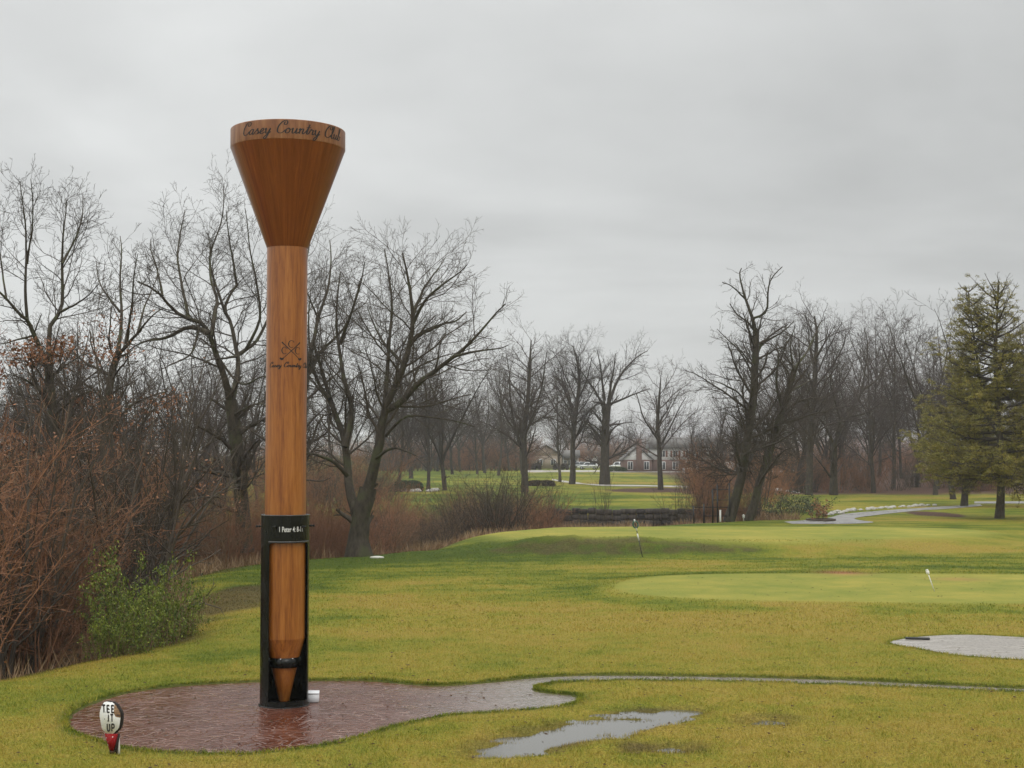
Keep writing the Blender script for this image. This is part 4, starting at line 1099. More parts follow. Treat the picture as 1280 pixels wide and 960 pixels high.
def scatter(n, pxr, dr, hr, name, label, group, seed, order=(0, 1, 2, 3, 4, 5), widen=1.0):
    ordinal = n <= 14 and seed in (51, 54, 57, 58)
    r = np.random.default_rng(seed)
    for k in range(n):
        px = pxr[0] + (pxr[1] - pxr[0]) * (k + r.uniform(.1, .9)) / n; d = r.uniform(*dr); x = (px - 640) / F * d
        lb = '%s from left, %s' % (ORD[k], label) if ordinal else label
        put(name, order[int(r.integers(0, len(order)))], x, d, r.uniform(*hr), lb, group, rz=r.random() * 6.28, widen=widen)
scatter(10, (975, 1200), (158, 190), (17, 22), 'bare_tree', 'bare woodland tree at the front of the wood on the right', 'front trees of the right hand wood', 51)
scatter(15, (930, 1330), (195, 270), (17, 23), 'bare_tree', 'bare tree deep in the wood on the right behind its front row', 'inner trees of the right hand wood', 52)
scatter(26, (470, 655), (250, 360), (15, 23), 'bare_tree', 'hazy bare tree in the grove between the forked maple and the tan house', 'grove left of the tan house', 53)
scatter(14, (-60, 330), (85, 130), (11, 16), 'bare_tree', 'bare tree standing past the creek behind the left thicket', 'trees past the creek on the left', 54)
scatter(18, (-80, 460), (140, 260), (14, 22), 'bare_tree', 'far bare tree on the slope behind the left thicket', 'far trees behind the left thicket', 55)
scatter(40, (-120, 1400), (400, 520), (13, 19), 'bare_tree', 'hazy bare tree on the horizon beyond the houses', 'trees along the horizon', 56)
scatter(12, (690, 930), (370, 390), (12, 16), 'bare_tree', 'bare tree behind the houses and parked cars', 'trees right behind the houses', 57)
scatter(7, (850, 960), (150, 220), (8, 11.5), 'bare_tree', 'bare tree between the white and brick house and the leaning pair', 'trees right of the brick house', 58, widen=1.2)
for k, (px, py, d, h, lab) in enumerate([(514, 596, 230, 24, 'bare tree beside the dark mounded hedge, farthest left of three lone trunks'), (535, 613, 165, 17, 'bare tree with thick pale trunk, middle of three lone trunks past the creek'),
                                (556, 611, 168, 19, 'bare tree with dark straight trunk, right of three lone trunks past the creek'), (497, 600, 175, 18, 'bare tree glimpsed right behind the trunk of the forked maple'), (700, 600, 210, 16, 'slim bare tree right of the brown clipped hedge')]):
    p = P(px, py, d); put('bare_tree', k, p[0], d, h, lab, None)
for px, d, h, lab in ((1190, 140, 20, 'tall bare oak with broad crown behind the evergreens'), (1168, 152, 18.5, 'bare tree with upright crown left of the evergreens'), (1283, 132, 15, 'bare tree trunk at the right edge behind the evergreens'), (258, 78, 9, 'thin dark bare stem left of the wide oak trunk'), (275, 70, 6.5, 'short leaning bare stem touching the wide oak trunk')):
    put('bare_tree', {1190: 2, 1168: 4, 1283: 1, 258: 3, 275: 3}[px], (px - 640) / F * d, d, h, lab, None)

# ------------------------------------------------------------------ evergreens
def pine(seed, h, zlow, prof, leaders=1):
    r = np.random.default_rng(seed); n = 14; Pt, R = [], []
    z = np.linspace(0, h, n); Pt.append(np.stack([.15 * np.sin(z * .5), .1 * np.cos(z * .4), z], 1)); R.append(np.r_[.34, np.linspace(.27, .03, n - 1)])
    if leaders > 1:
        zz = np.linspace(h * .35, h * .97, n); t = np.linspace(0, 1, n); Pt.append(np.stack([-1.7 * np.sqrt(t), .5 * t, zz], 1)); R.append(np.linspace(.14, .02, n))
    l0 = (np.array(Pt), np.array(R))
    LP, LR = [], []
    for li in range(leaders):
        zz0 = zlow if li == 0 else h * .5
        zc_ = zz0
        while zc_ < h * .985:
            t = zc_ / h
            for k in range(6):
                a = r.random() * 6.28; ln = np.interp(t, [q[0] for q in prof], [q[1] for q in prof]) * r.uniform(.5, 1.15) * (1 if li == 0 else .55)
                ax = np.interp(zc_, Pt[li][:, 2], Pt[li][:, 0]); ay = np.interp(zc_, Pt[li][:, 2], Pt[li][:, 1])
                u = np.linspace(0, 1, 7); rise = r.uniform(-.15, .10) + .85 * t ** 1.6
                LP.append(np.stack([ax + ln * u * math.cos(a), ay + ln * u * math.sin(a), zc_ + ln * (rise * u - .16 * u * (1 - u) * 2 + .10 * u * u)], 1) + r.normal(0, .03, (7, 3)) * u[:, None]); LR.append(np.linspace(.035 + .012 * ln, .008, 7))
            zc_ += r.uniform(.30, .62)
    l1 = (np.array(LP), np.array(LR))
    l2 = sprout(r, l1, 4.2, .22, 1, .9, -.26, .6, 4, .08, .0, .007)
    l3 = sprout(r, l2, 4.6, .15, 1, .8, -.5, .7, 2, .1, .0, .006)
    ps = np.concatenate([l2[0][:, 1:].reshape(-1, 3), l3[0][:, 1:].reshape(-1, 3)])
    dens = np.interp(ps[:, 2] / h, [0, .5, .75, 1], [1, .9, .45, .22])
    keep = (r.random(len(ps)) < dens) & (fbm(ps[:, 0] * .9 + 40, ps[:, 2] * 1.3 + ps[:, 1], 3) > .37)
    ps[:, 2] = ps[:, 2] * .85 + .15 * np.round(ps[:, 2] / .8) * .8; ps = ps[keep]; c = np.repeat(ps, 8, 0) + r.normal(0, 1, (len(ps) * 8, 3)) * [.09, .09, .035]
    a = r.normal(size=(len(c), 3)); a[:, 2] = np.abs(a[:, 2]) * .6; a /= np.linalg.norm(a, axis=1, keepdims=True)
    b_ = np.cross(a, r.normal(size=(len(c), 3))); b_ /= np.linalg.norm(b_, axis=1, keepdims=True)
    V = np.stack([c - b_ * .02, c + b_ * .02, c + a * r.uniform(.14, .26, (len(c), 1))], 1).reshape(-1, 3)
    return l0, [l1, l2, l3], (V, np.arange(len(V)).reshape(-1, 3))
for seed, px, d, h, zl, prof, ld, lab in ((61, 1248, 96, 15.3, 2.7, [(0, 4), (.17, 5.4), (.3, 5.3), (.5, 4.2), (.75, 3.1), (.92, 1.8), (1, .8)], 2, 'front evergreen with golden green needles and dark straight trunk at the right edge'),
                                         (62, 1204, 120, 12.8, 2.8, [(0, 4), (.2, 5.0), (.35, 4.6), (.6, 3.0), (1, .6)], 1, 'second evergreen with a stout mossy trunk, behind and left of the front one'),
                                         (63, 1330, 118, 14.5, 2.6, [(0, 3), (.2, 5.2), (.4, 4.4), (.7, 2.6), (1, .6)], 1, 'partly cropped evergreen reaching in from the right edge behind the front one')):
    l0, lv, lf = pine(seed, h, zl, prof, ld); x = (px - 640) / F * d
    t = empty('pine_tree', (x, d, hz(x, d) - .05), lab, 'pine tree'); 
    link('trunk', tube_mesh('trunk', [l0], [12]), M['bark'], t); link('limbs', tube_mesh('limbs', lv, [4, 3, 3]), M['twig'], t)
    link('needles', mesh('needles', lf[0], lf[1]), M['needle'], t)

# ------------------------------------------------------------------ brush
def shrub(seed, h, stems, spread, sp, leaf=0, lm=None, tm='red_twig', lean=.25, r0=.018, lsz=.05, rmin=.005):
    r = np.random.default_rng(seed); n = 8; Pt, R = [], []
    for i in range(stems):
        a = r.random() * 6.28; q = np.array([math.cos(a) * r.random() * spread * .5, math.sin(a) * r.random() * spread * .5, -.15]); d_ = np.array([math.cos(a) * lean * r.uniform(.2, 1.6), math.sin(a) * lean * r.uniform(.2, 1.6), 1.0])
        p_ = [q]; ln = h * r.uniform(.55, 1.1)
        for _ in range(n - 1):
            d_ = d_ + r.normal(0, .11, 3); d_ /= np.linalg.norm(d_); p_.append(p_[-1] + d_ * ln / (n - 1))
        Pt.append(p_); R.append(np.linspace(r0 * r.uniform(.7, 1.3), rmin, n))
    l0 = (np.array(Pt), np.array(R)); lv = crown(r, l0, sp, rmin)
    st = tube_mesh('stems', [l0] + lv, [5] + [3] * len(lv)); st.materials.append(M[tm])
    lf = None
    if leaf: 
        V, Q_ = leaves(r, lv[-1], leaf, lsz, .08); lf = mesh('leaves', V, Q_); lf.materials.append(M[lm])
    return st, lf
SB = [dict(dens=2.6, t0=.15, t1=1, ang=.75, length=-.42, rr=.6, nseg=4, wob=.18, trop=.05), dict(dens=4.5, t0=.1, t1=1, ang=.8, length=-.42, rr=.7, nseg=2, wob=.2, trop=.03), dict(dens=4.5, t0=.1, t1=1, ang=.6, length=-.6, rr=.8, nseg=2, wob=.12, trop=.0)]
BR = [shrub(200, 4, 26, 1.6, SB), shrub(201, 4, 20, 1.2, SB, tm='tan_twig'), shrub(202, 4, 24, 1.8, SB, .22, 'rust_leaf', lsz=.03), shrub(203, 4, 9, .8, SB, tm='twig', r0=.03), shrub(204, 4, 30, 2.0, SB, .35, 'rust_leaf', tm='red_twig', lean=.4, lsz=.03), shrub(205, 4, 22, 2.2, SB, tm='twig', lean=.4, r0=.022)]
rs = np.random.default_rng(77)
def brush(n, test, box, hr, label, group, order, seed, name='brush_shrub'):
    r = np.random.default_rng(seed); k = 0; tries = 0
    while k < n and tries < 9000:
        tries += 1; x, y = r.uniform(box[0], box[1]), r.uniform(box[2], box[3])
        s_ = float(sdf(np.array([x]), np.array([y]), CREEK)[0])
        if not test(x, y, s_): continue
        put(name, order[int(r.integers(0, len(order)))], x, y, r.uniform(*hr), label, group, 'shrub', 0, r.random() * 6.28, BR, 4.0, r.uniform(.8, 1.2), ('stems', 'leaves')); k += 1
inview = lambda x, y, a=-.37, b=.37: a < x / y < b
brush(95, lambda x, y, s: (.9 if x / y < -.29 else 2.6) < s < 10 and inview(x, y, -.42, -.19), (-28, -6, 22, 60), (3.2, 6.2), 'reddish brown bare brush stems in the dense thicket left of the giant tee', 'brush in the left thicket', (0, 1, 2, 4, 3, 1, 2), 301)
brush(16, lambda x, y, s: 1.0 < s < 7 and inview(x, y, -.38, -.22), (-26, -6, 24, 52), (5.5, 8), 'tall thin sapling stems rising out of the left thicket', 'saplings in the left thicket', (3,), 302, 'sapling')
brush(34, lambda x, y, s: 1.4 < s < 9 and inview(x, y, -.24, -.11), (-20, -4, 45, 80), (2.4, 4.2), 'low reddish brush on the creek bank behind the giant tee', 'brush on the bank behind the tee', (0, 4, 1), 303)
brush(46, lambda x, y, s: 2.0 < s < 12 and inview(x, y, -.11, .03), (-12, 4, 60, 104), (2.0, 3.6), 'low bare brush along the creek between the forked maple and the retaining wall', 'brush right of the forked maple', (0, 1, 4, 5), 304)
brush(20, lambda x, y, s: 1.2 < s < 9 and inview(x, y, -.04, .03), (-4, 4, 70, 98), (2.8, 4.8), 'thin dark saplings on the creek bank left of the retaining wall', 'saplings left of the wall', (3, 5, 1), 305, 'sapling')
brush(12, lambda x, y, s: s > .6 and inview(x, y, .115, .165), (9, 18, 95, 106), (2.4, 5.0), 'tangled reddish brush between the flagstick and the leaning trees', 'brush by the leaning trees', (5, 4, 3, 5), 306)
brush(40, lambda x, y, s: inview(x, y, .18, .33), (26, 64, 160, 182), (2.5, 5.5), 'dull brown undergrowth at the foot of the right hand wood', 'undergrowth of the right hand wood', (5, 5, 4), 307)
brush(16, lambda x, y, s: inview(x, y, .105, .18) , (10, 32, 112, 160), (3.0, 6.0), 'brown brush past the creek in front of the brick house', 'brush in front of the brick house', (5, 4, 3), 308)
brush(14, lambda x, y, s: inview(x, y, -.36, -.14), (-40, -12, 84, 120), (3, 5), 'grey brown brush on the far bank behind the left thicket', 'brush on the far left bank', (5, 1, 4), 309)
for args in ((60, (470, 658), (300, 380), (5, 9), 'far_thicket', 'grey brown brush standing at the back of the grove left of the tan house', 'brush at the back of the grove', 401),
             (44, (-40, 480), (135, 240), (4, 7.5), 'far_thicket', 'far brown brush on the slope past the creek on the left', 'far brush past the creek on the left', 402),
             (40, (900, 1340), (230, 330), (6, 9), 'far_thicket', 'tall tangled brush filling the back of the right hand wood', 'brush at the back of the right wood', 403),
             (26, (690, 930), (355, 400), (5, 9), 'far_thicket', 'brown brush behind the houses and parked cars', 'brush behind the houses', 404),
             (70, (330, 1330), (410, 470), (6, 10), 'far_thicket', 'hazy brown brush along the horizon behind the houses and groves', 'brush along the horizon', 406),
             (16, (375, 500), (95, 130), (2.6, 4.2), 'brush_shrub', 'bare brush on the far bank right behind the forked maple', 'brush behind the forked maple', 405)):
    n_, pr, dr_, hr_, nm_, lab_, gp_, sd_ = args; r = np.random.default_rng(sd_)
    for k in range(n_):
        px = pr[0] + (pr[1] - pr[0]) * (k + r.uniform(.1, .9)) / n_; d_ = r.uniform(*dr_)
        put(nm_, [0, 5, 4, 5][int(r.integers(0, 4))], (px - 640) / F * d_, d_, r.uniform(*hr_), lab_, gp_, 'shrub', 0, r.random() * 6.28, BR, 4.0, r.uniform(.9, 1.4), ('stems', 'leaves'))
# lone saplings
put('sapling', 3, *[float(v) for v in P(752, 640, 97)[:2]], 5.2, 'single conical sapling in front of the retaining wall', None, 'sapling', 0, 1.0, BR, 4.0, .55, ('stems', 'leaves'))
put('sapling', 3, *[float(v) for v in P(727, 650, 96)[:2]], 2.6, 'short thin sapling just left of the single conical sapling', None, 'sapling', 0, 2.0, BR, 4.0, .5, ('stems', 'leaves'))

# green bush in the thicket
GB = shrub(220, 2.6, 40, 2.6, SB[:2], 8, 'green_leaf', tm='tan_twig', lean=.45, lsz=.05)
for k, (px, d, h, lab) in enumerate([(148, 31.0, 1.6, 'left half of the leafy green bush at the lawn edge, nearer the thicket'), (184, 32.8, 2.35, 'tallest leafy green bush where the thicket meets the lawn'), (214, 34.6, 1.7, 'right end leafy green bush at the lawn edge beside the bare leafy patch')]):
    put('green_bush', 0, (px - 640) / F * d, d, h, lab, None, 'bush', .2, k * 2.1, [GB], 2.6, .62, ('stems', 'leaves'))
GC = shrub(221, 2.0, 26, 2.6, SB[:2], 3, 'hedge_leaf', tm='twig', lean=.6, lsz=.06)
for k, (px, d, h, w) in enumerate([(985, 102, 1.9, 1.3), (1000, 105, 1.7, 1.4)]):
    put('green_bush', 0, (px - 640) / F * d, d, h, ['dark green bush just right of the leaning pair of trees', 'dark green bush between the leaning pair and the wet path'][k], None, 'bush', .1, k * 2.1, [GC], 2.0, w, ('stems', 'leaves'))
GD = shrub(222, 1.7, 12, .7, SB[:2], 4, 'rust_leaf', tm='twig', lean=.3, lsz=.07)
g = GT(1026, 651)
put('dwarf_tree', 0, g[0], g[1], 1.6, 'small weeping tree with brown leaves in a round dark bed beside the wet path', None, 'small tree', 0, .4, [GD], 1.7, .95, ('stems', 'leaves'))
m_ = MB(); m_.lathe([(.92, -.02), (.92, .12), (.80, .14), (.78, .08)], 32); o = m_.build('planter_ring', M['brown_hedge'], None, True, loc=g); tag(o, 'low dark round edging around the small weeping tree', 'planter ring')

# clipped hedges
def hedge(name, c, size, label, m, seed, n=9000, sz=.10, group=None):
    r = np.random.default_rng(seed); q = r.normal(size=(n, 3)); q /= np.linalg.norm(q, axis=1, keepdims=True)
    q = np.sign(q) * np.abs(q) ** .55; q[:, 2] = np.abs(q[:, 2]); q *= (r.uniform(.75, 1.0, (n, 1)))
    q = q * np.array(size) / 2 * [1, 1, 2]; a = r.normal(size=(n, 3)); a /= np.linalg.norm(a, axis=1, keepdims=True); b_ = np.cross(a, r.normal(size=(n, 3))); b_ /= np.linalg.norm(b_, axis=1, keepdims=True)
    V = np.stack([q - a * sz, q + b_ * sz * .6, q + a * sz, q - b_ * sz * .6], 1).reshape(-1, 3)
    o = link(name, mesh(name, V, np.arange(len(V)).reshape(-1, 4)), M[m], None, c); return tag(o, label, 'hedge', group)
hedge('hedge', base_at(509, 612, 165), (3.6, 2.4, 1.25), 'dark green clipped mound hedge above a line of pale stones', 'hedge_leaf', 1)
hedge('hedge', base_at(676, 602, 185), (3.6, 1.2, .75), 'long brown clipped hedge on the far lawn below the tan house', 'brown_hedge', 2)
hedge('hedge', base_at(768, 588, 300), (5.0, 1.2, 1.0), 'dark low hedge against the left end of the brick house', 'hedge_leaf', 3, 3000, .2)
for k, px in enumerate((664, 672, 696, 706)):
    hedge('round_bush', base_at(px, 588, 322), (1.6, 1.6, 1.4), ['round bush by the road, leftmost of four', 'round bush by the road, second from left of four', 'round bush by the road below the porch', 'round bush by the road, rightmost of four'][k], 'brown_hedge', 5 + k, 1200, .2)

# dry reeds and creek bank grass
def reeds(n, seed):
    r = np.random.default_rng(seed); x = r.uniform(-30, 19, n * 4); y = r.uniform(22, 112, n * 4); s = sdf(x, y, CREEK)
    ok = (s > -.1) & (s < 7) & (x / y > -.42) & ~((y < 42) & (x / y < -.2) & (r.random(len(x)) < .85)) & (fbm(x * .35, y * .35, 3) > .40 + .05 * (s > 3)); x, y = x[ok][:n], y[ok][:n]; n = len(x)
    z = height(x, y); h = r.uniform(.25, .8, n) * (.5 + .9 * fbm(x * .3 + 7, y * .3, 2)); a = r.random(n) * 6.28; w = .010 + .00018 * y; ln = r.normal(0, .35, (n, 2)) * h[:, None]
    V = np.stack([np.stack([x - np.cos(a) * w, y - np.sin(a) * w, z - .02], 1), np.stack([x + np.cos(a) * w, y + np.sin(a) * w, z - .02], 1), np.stack([x + ln[:, 0], y + ln[:, 1], z + h], 1)], 1).reshape(-1, 3)
    return mesh('dry_reeds', V, np.arange(3 * n).reshape(-1, 3))
o = link('dry_reeds', reeds(90000, 9), M['reed']); tag(o, 'dry tan grass and reeds matting the creek bank', 'dry grass', kind='stuff')

M['dead_leaf'] = mat('dead_leaf', (.055, .028, .014), .8, .1)
# fallen leaves on the lawn
r = np.random.default_rng(15); n = 1500; y = 19 * (60 / 19) ** r.random(n); x = r.uniform(-.38, .38, n) * y
ok = (sdf(x, y, CREEK) < 0); x, y = x[ok], y[ok]; n = len(x); z = height(x, y) + .035; z = np.where(sdf(x, y, PAD) > 0, PADZ + .01, z)
a = r.random(n) * 6.28; s_ = r.uniform(.015, .045, n); q = []
for k, (cx_, cy_) in enumerate(((1, 0), (0, .7), (-1, 0), (0, -.7))):
    q.append(np.stack([x + s_ * (cx_ * np.cos(a) - cy_ * np.sin(a)), y + s_ * (cx_ * np.sin(a) + cy_ * np.cos(a)), z + r.uniform(0, .02, n)], 1))
V = np.stack(q, 1).reshape(-1, 3)
o = link('fallen_leaves', mesh('fallen_leaves', V, np.arange(len(V)).reshape(-1, 4)), M['dead_leaf']); tag(o, 'scattered small dead leaves lying on the lawn', 'leaves', kind='stuff')

# ------------------------------------------------------------------ retaining wall, rocks, railing
M['dark_stone'] = mat('dark_wet_stone', rough=.8)
b = NB(M['dark_stone']); br = b.n('ShaderNodeTexBrick'); br.inputs['Scale'].default_value = 2.2; br.inputs['Color1'].default_value = (.035, .028, .024, 1); br.inputs['Color2'].default_value = (.07, .055, .045, 1); br.inputs['Mortar'].default_value = (.012, .01, .01, 1); br.inputs['Mortar Size'].default_value = .03
b.l(b.coords('Object', (1, 1, 1)), br.inputs['Vector']); b.col(br.outputs[0])
w0, w1 = np.array([2.6, 109.2]), np.array([18.0, 108.2]); m_ = MB(); r = np.random.default_rng(4)
for i in range(26):
    t = (i + .5) / 26; c_ = w0 * (1 - t) + w1 * t; zt = hz(c_[0], 111.5) + .22 + r.uniform(-.06, .08)
    for k in range(4):
        z0 = zt - (k + 1) * .42; m_.box((c_[0] + r.normal(0, .02), c_[1] + r.normal(0, .03), z0 + .21), (.585, .5, .40), 0, .04)
o = m_.build('retaining_wall', M['dark_stone'], None); tag(o, 'long dark stone retaining wall along the far side of the creek', 'retaining wall')
M['pale_stone'] = mat('pale_stone', rough=.8); b = NB(M['pale_stone']); b.col(b.ramp(b.noise(b.coords('Object'), 4, 4), [(.3, (.28, .26, .23)), (.7, (.52, .50, .46))]))
def rock(seed):
    r = np.random.default_rng(seed); me = bpy.data.meshes.new('rock'); import bmesh
    bm = bmesh.new(); bmesh.ops.create_icosphere(bm, subdivisions=2, radius=1)
    for v in bm.verts: v.co *= 1 + r.normal(0, .10); v.co.z *= .6
    bm.to_mesh(me); bm.free(); me.materials.append(M['pale_stone']); return me
RK = [rock(i) for i in range(4)]
def rocks(px, n, sr, label, group, seed):
    r = np.random.default_rng(seed); q = crv([GT(a, b_) for a, b_ in px], 8, False); q, _ = resample(q, [0, 0], n)
    for p_ in q:
        x, y = p_[0] + r.normal(0, .15), p_[1] + r.normal(0, .35); s = r.uniform(*sr)
        o = link('rock', RK[int(r.integers(0, 4))], None, None, (x, y, hz(x, y) + s * .2)); o.scale = (s, s, s); o.rotation_euler = (0, 0, r.random() * 6.28); tag(o, label, 'rock', group)
rocks([(1034, 644), (1052, 640.5), (1090, 636.5), (1130, 634), (1166, 632)], 34, (.13, .30), 'pale edging rock along the far side of the wet path', 'rocks edging the wet path', 1)
rocks([(494, 612), (510, 614.5), (530, 615), (548, 613)], 14, (.25, .5), 'pale stone at the foot of the dark mound hedge', 'stones under the mound hedge', 2)
rocks([(868, 652.5), (885, 651.5), (905, 651), (918, 651.5)], 9, (.12, .24), 'pale rock lying at the foot of the black railing', 'rocks by the black railing', 3)
M['iron'] = mat('black_iron', (.010, .010, .011), .45)
t = empty('metal_railing', (0, 0, 0), 'black metal railing posts of the small creek bridge beside the leaning trees', 'railing')
for px, yt in ((867, 632), (880, 630), (891, 612), (897, 606), (912, 604)):
    p0 = G(px, 652, -.05); top = P(px, yt, p0[1])[2]; MB().box((p0[0], p0[1], (p0[2] - .2 + top) / 2), (.09, .09, top - p0[2] + .2)).build('post', M['iron'], t)
for a, b_, yy in ((867, 912, 634), (891, 912, 612), (891, 912, 625), (880, 912, 645)):
    y_ = G(a, 652, -.05)[1]; pa, pb = P(a, yy, y_), P(b_, yy, y_); m_ = MB(); m_.box(((pa[0] + pb[0]) / 2, y_ + .06, pa[2]), (pb[0] - pa[0], .05, .05)); m_.build('rail', M['iron'], t)
g = G(897, 652, -.05); t = empty('marker_post', (g[0] + .1, g[1] - .5, g[2]), 'short white post in front of the black railing', 'post')
MB().box((0, 0, .35), (.10, .10, .7), 0, .015).build('post_body', M['white_pole'], t); MB().box((0, 0, .72), (.13, .13, .04), 0, .012).build('post_cap', M['white_pole'], t)
g = G(929.5, 652, -.05); t = empty('garden_lantern', g, 'small white lantern on the grass between the two leaning trunks', 'lantern')
m_ = MB(); m_.lathe([(.03, 0), (.03, .22), (.075, .24), (.075, .36)], 10); m_.build('lantern_body', M['white_pole'], t); m_ = MB(); m_.lathe([(.11, .36), (.02, .46)], 10); m_.build('lantern_roof', M['white_pole'], t)

# ------------------------------------------------------------------ houses
M['tan_siding'] = mat('tan_siding', (.30, .24, .18), .7); M['roof_shingle'] = mat('grey_roof_shingles', rough=.9)
b = NB(M['roof_shingle']); b.col(b.ramp(b.noise(b.coords('Object'), 3, 5, .7), [(.3, (.10, .095, .09)), (.7, (.19, .18, .17))]))
M['brick'] = mat('red_brick', rough=.85); b = NB(M['brick']); br = b.n('ShaderNodeTexBrick'); br.inputs['Scale'].default_value = 4; br.inputs['Color1'].default_value = (.11, .058, .045, 1); br.inputs['Color2'].default_value = (.17, .09, .07, 1); br.inputs['Mortar'].default_value = (.18, .15, .13, 1)
mp = b.coords('Object', (1, 1, 1)); cb = b.n('ShaderNodeSeparateXYZ'); b.l(mp, cb.inputs[0]); cc = b.n('ShaderNodeCombineXYZ'); b.l(b.math('ADD', cb.outputs[0], cb.outputs[1]), cc.inputs[0]); b.l(cb.outputs[2], cc.inputs[1]); b.l(cc.outputs[0], br.inputs['Vector']); b.col(br.outputs[0])
M['white_siding'] = mat('white_siding', rough=.6); b = NB(M['white_siding']); wv = b.n('ShaderNodeTexWave'); wv.bands_direction = 'Z'; wv.inputs['Scale'].default_value = 1.6; b.l(b.coords('Object'), wv.inputs['Vector']); b.col(b.ramp(wv.outputs[0], [(.0, (.50, .50, .49)), (.2, (.68, .68, .66))]))
M['window_glass'] = mat('window_glass', (.03, .035, .04), .08); M['trim'] = mat('white_trim', (.72, .72, .70), .5); M['red_siding'] = mat('red_brown_siding', (.20, .09, .06), .8)
def gable(mb, cx_, cy_, w, dpt, z0, z1, over=.4, axis='x', th=.18):
    """solid pitched roof; ridge along the given axis"""
    if axis == 'x': hw, hd = w / 2 + over, dpt / 2 + over; V = [(-hw, -hd, z0), (hw, -hd, z0), (hw, hd, z0), (-hw, hd, z0), (-hw, 0, z1), (hw, 0, z1)]; Fc = [(0, 1, 5, 4), (2, 3, 4, 5), (0, 4, 3), (1, 2, 5), (0, 3, 2, 1)]
    else: hw, hd = w / 2 + over, dpt / 2 + over; V = [(-hw, -hd, z0), (hw, -hd, z0), (hw, hd, z0), (-hw, hd, z0), (0, -hd, z1), (0, hd, z1)]; Fc = [(0, 1, 4), (1, 2, 5, 4), (2, 3, 5), (3, 0, 4, 5), (0, 3, 2, 1)]
    mb.add(np.array(V) + [cx_, cy_, 0], Fc)
def window(par, x, y, z, w, h, shut=None):
    f = MB().box((x, y - .03, z), (w + .2, .06, h + .2)).build('window', M['trim'], par)
    MB().box((x, y - .075, z), (w, .03, h)).build('pane', M['window_glass'], f); MB().box((x, y - .10, z), (.06, .03, h)).build('mullion', M['trim'], f)
    if shut:
        for s in (-1, 1): MB().box((x + s * (w / 2 + .36), y - .03, z), (.42, .05, h + .1)).build('shutter', M[shut], f)
d = 350; px2x = lambda px, d: (px - 640) / F * d
x0 = px2x(663, d); z = hz(x0, d); t = empty('tan_house', (x0, d, z - .1), 'single storey tan house with a grey roofed dark porch left of the parked cars', 'house')
MB().box((3.7, 4, 1.6), (7.4, 8, 3.2)).build('wall', M['tan_siding'], t); m_ = MB(); gable(m_, 3.7, 4, 7.4, 8, 3.2, 5.6, .0, 'y'); m_.build('gable_wall', M['tan_siding'], t)
m_ = MB(); m_.add(np.array([(-.5, -.4, 3.05), (3.7, -.4, 5.75), (7.9, -.4, 3.05), (-.5, 8.4, 3.05), (3.7, 8.4, 5.75), (7.9, 8.4, 3.05), (-.5, -.4, 3.25), (3.7, -.4, 5.95), (7.9, -.4, 3.25), (-.5, 8.4, 3.25), (3.7, 8.4, 5.95), (7.9, 8.4, 3.25)]), [(6, 7, 10, 9), (7, 8, 11, 10), (0, 3, 4, 1), (1, 4, 5, 2), (0, 1, 7, 6), (1, 2, 8, 7), (3, 9, 10, 4), (4, 10, 11, 5), (0, 6, 9, 3), (2, 5, 11, 8)]); m_.build('roof', M['roof_shingle'], t)
window(t, 2.2, 0, 1.7, 1.3, 1.3); window(t, 5.4, 0, 1.7, 1.0, 1.3)
MB().box((9.4, 4.6, 1.4), (4.0, 6, 2.8)).build('porch_wall', M['tan_siding'], t); m_ = MB(); gable(m_, 9.5, 4.4, 4.2, 7, 2.8, 4.6, .3, 'x'); m_.build('porch_roof', M['roof_shingle'], t)
for x in (8.2, 9.4, 10.6): window(t, x, 1.6, 1.4, .8, 1.4)
for x in (7.8, 9.5, 11.3): MB().box((x, 1.0, 1.4), (.14, .14, 2.8)).build('porch_post', M['trim'], t)
d = 300; x0 = px2x(779, d); z = hz(x0, d); t = empty('brick_house', (x0, d, z - .1), 'two storey house, brick below and white siding above, with a tall brick chimney', 'house')
MB().box((2.9, 4, 1.3), (5.8, 8, 2.6)).build('wall', M['brick'], t); m_ = MB(); gable(m_, 2.9, 4, 5.8, 8.02, 2.6, 5.2, 0, 'y'); m_.build('gable_wall', M['white_siding'], t)
m_ = MB(); m_.add(np.array([(-.4, -.4, 2.45), (2.9, -.4, 5.35), (6.2, -.4, 2.45), (-.4, 8.4, 2.45), (2.9, 8.4, 5.35), (6.2, 8.4, 2.45), (-.4, -.4, 2.65), (2.9, -.4, 5.55), (6.2, -.4, 2.65), (-.4, 8.4, 2.65), (2.9, 8.4, 5.55), (6.2, 8.4, 2.65)]), [(6, 7, 10, 9), (7, 8, 11, 10), (0, 3, 4, 1), (1, 4, 5, 2), (0, 1, 7, 6), (1, 2, 8, 7), (3, 9, 10, 4), (4, 10, 11, 5), (0, 6, 9, 3), (2, 5, 11, 8)]); rf = m_.build('roof', M['roof_shingle'], t)
MB().box((3.15, -.35, 3.4), (1.1, .7, 6.8)).build('chimney', M['brick'], t)
MB().box((12.8, 5, 1.3), (14, 9, 2.6)).build('wall', M['brick'], t); MB().box((12.8, 5, 3.75), (14, 8.98, 2.3)).build('upper_wall', M['white_siding'], t)
m_ = MB(); gable(m_, 12.8, 5, 14, 9, 4.9, 7.2, .5, 'x'); m_.build('roof', M['roof_shingle'], t)
window(t, 1.4, 0, 1.4, .9, 1.5); window(t, 4.7, 0, 1.4, .9, 1.5)
for x in (8, 10.6, 13.2, 15.8, 18.4): window(t, x, .5, 1.4, 1.0, 1.4); window(t, x, .51, 3.8, .9, 1.2, 'red_siding')
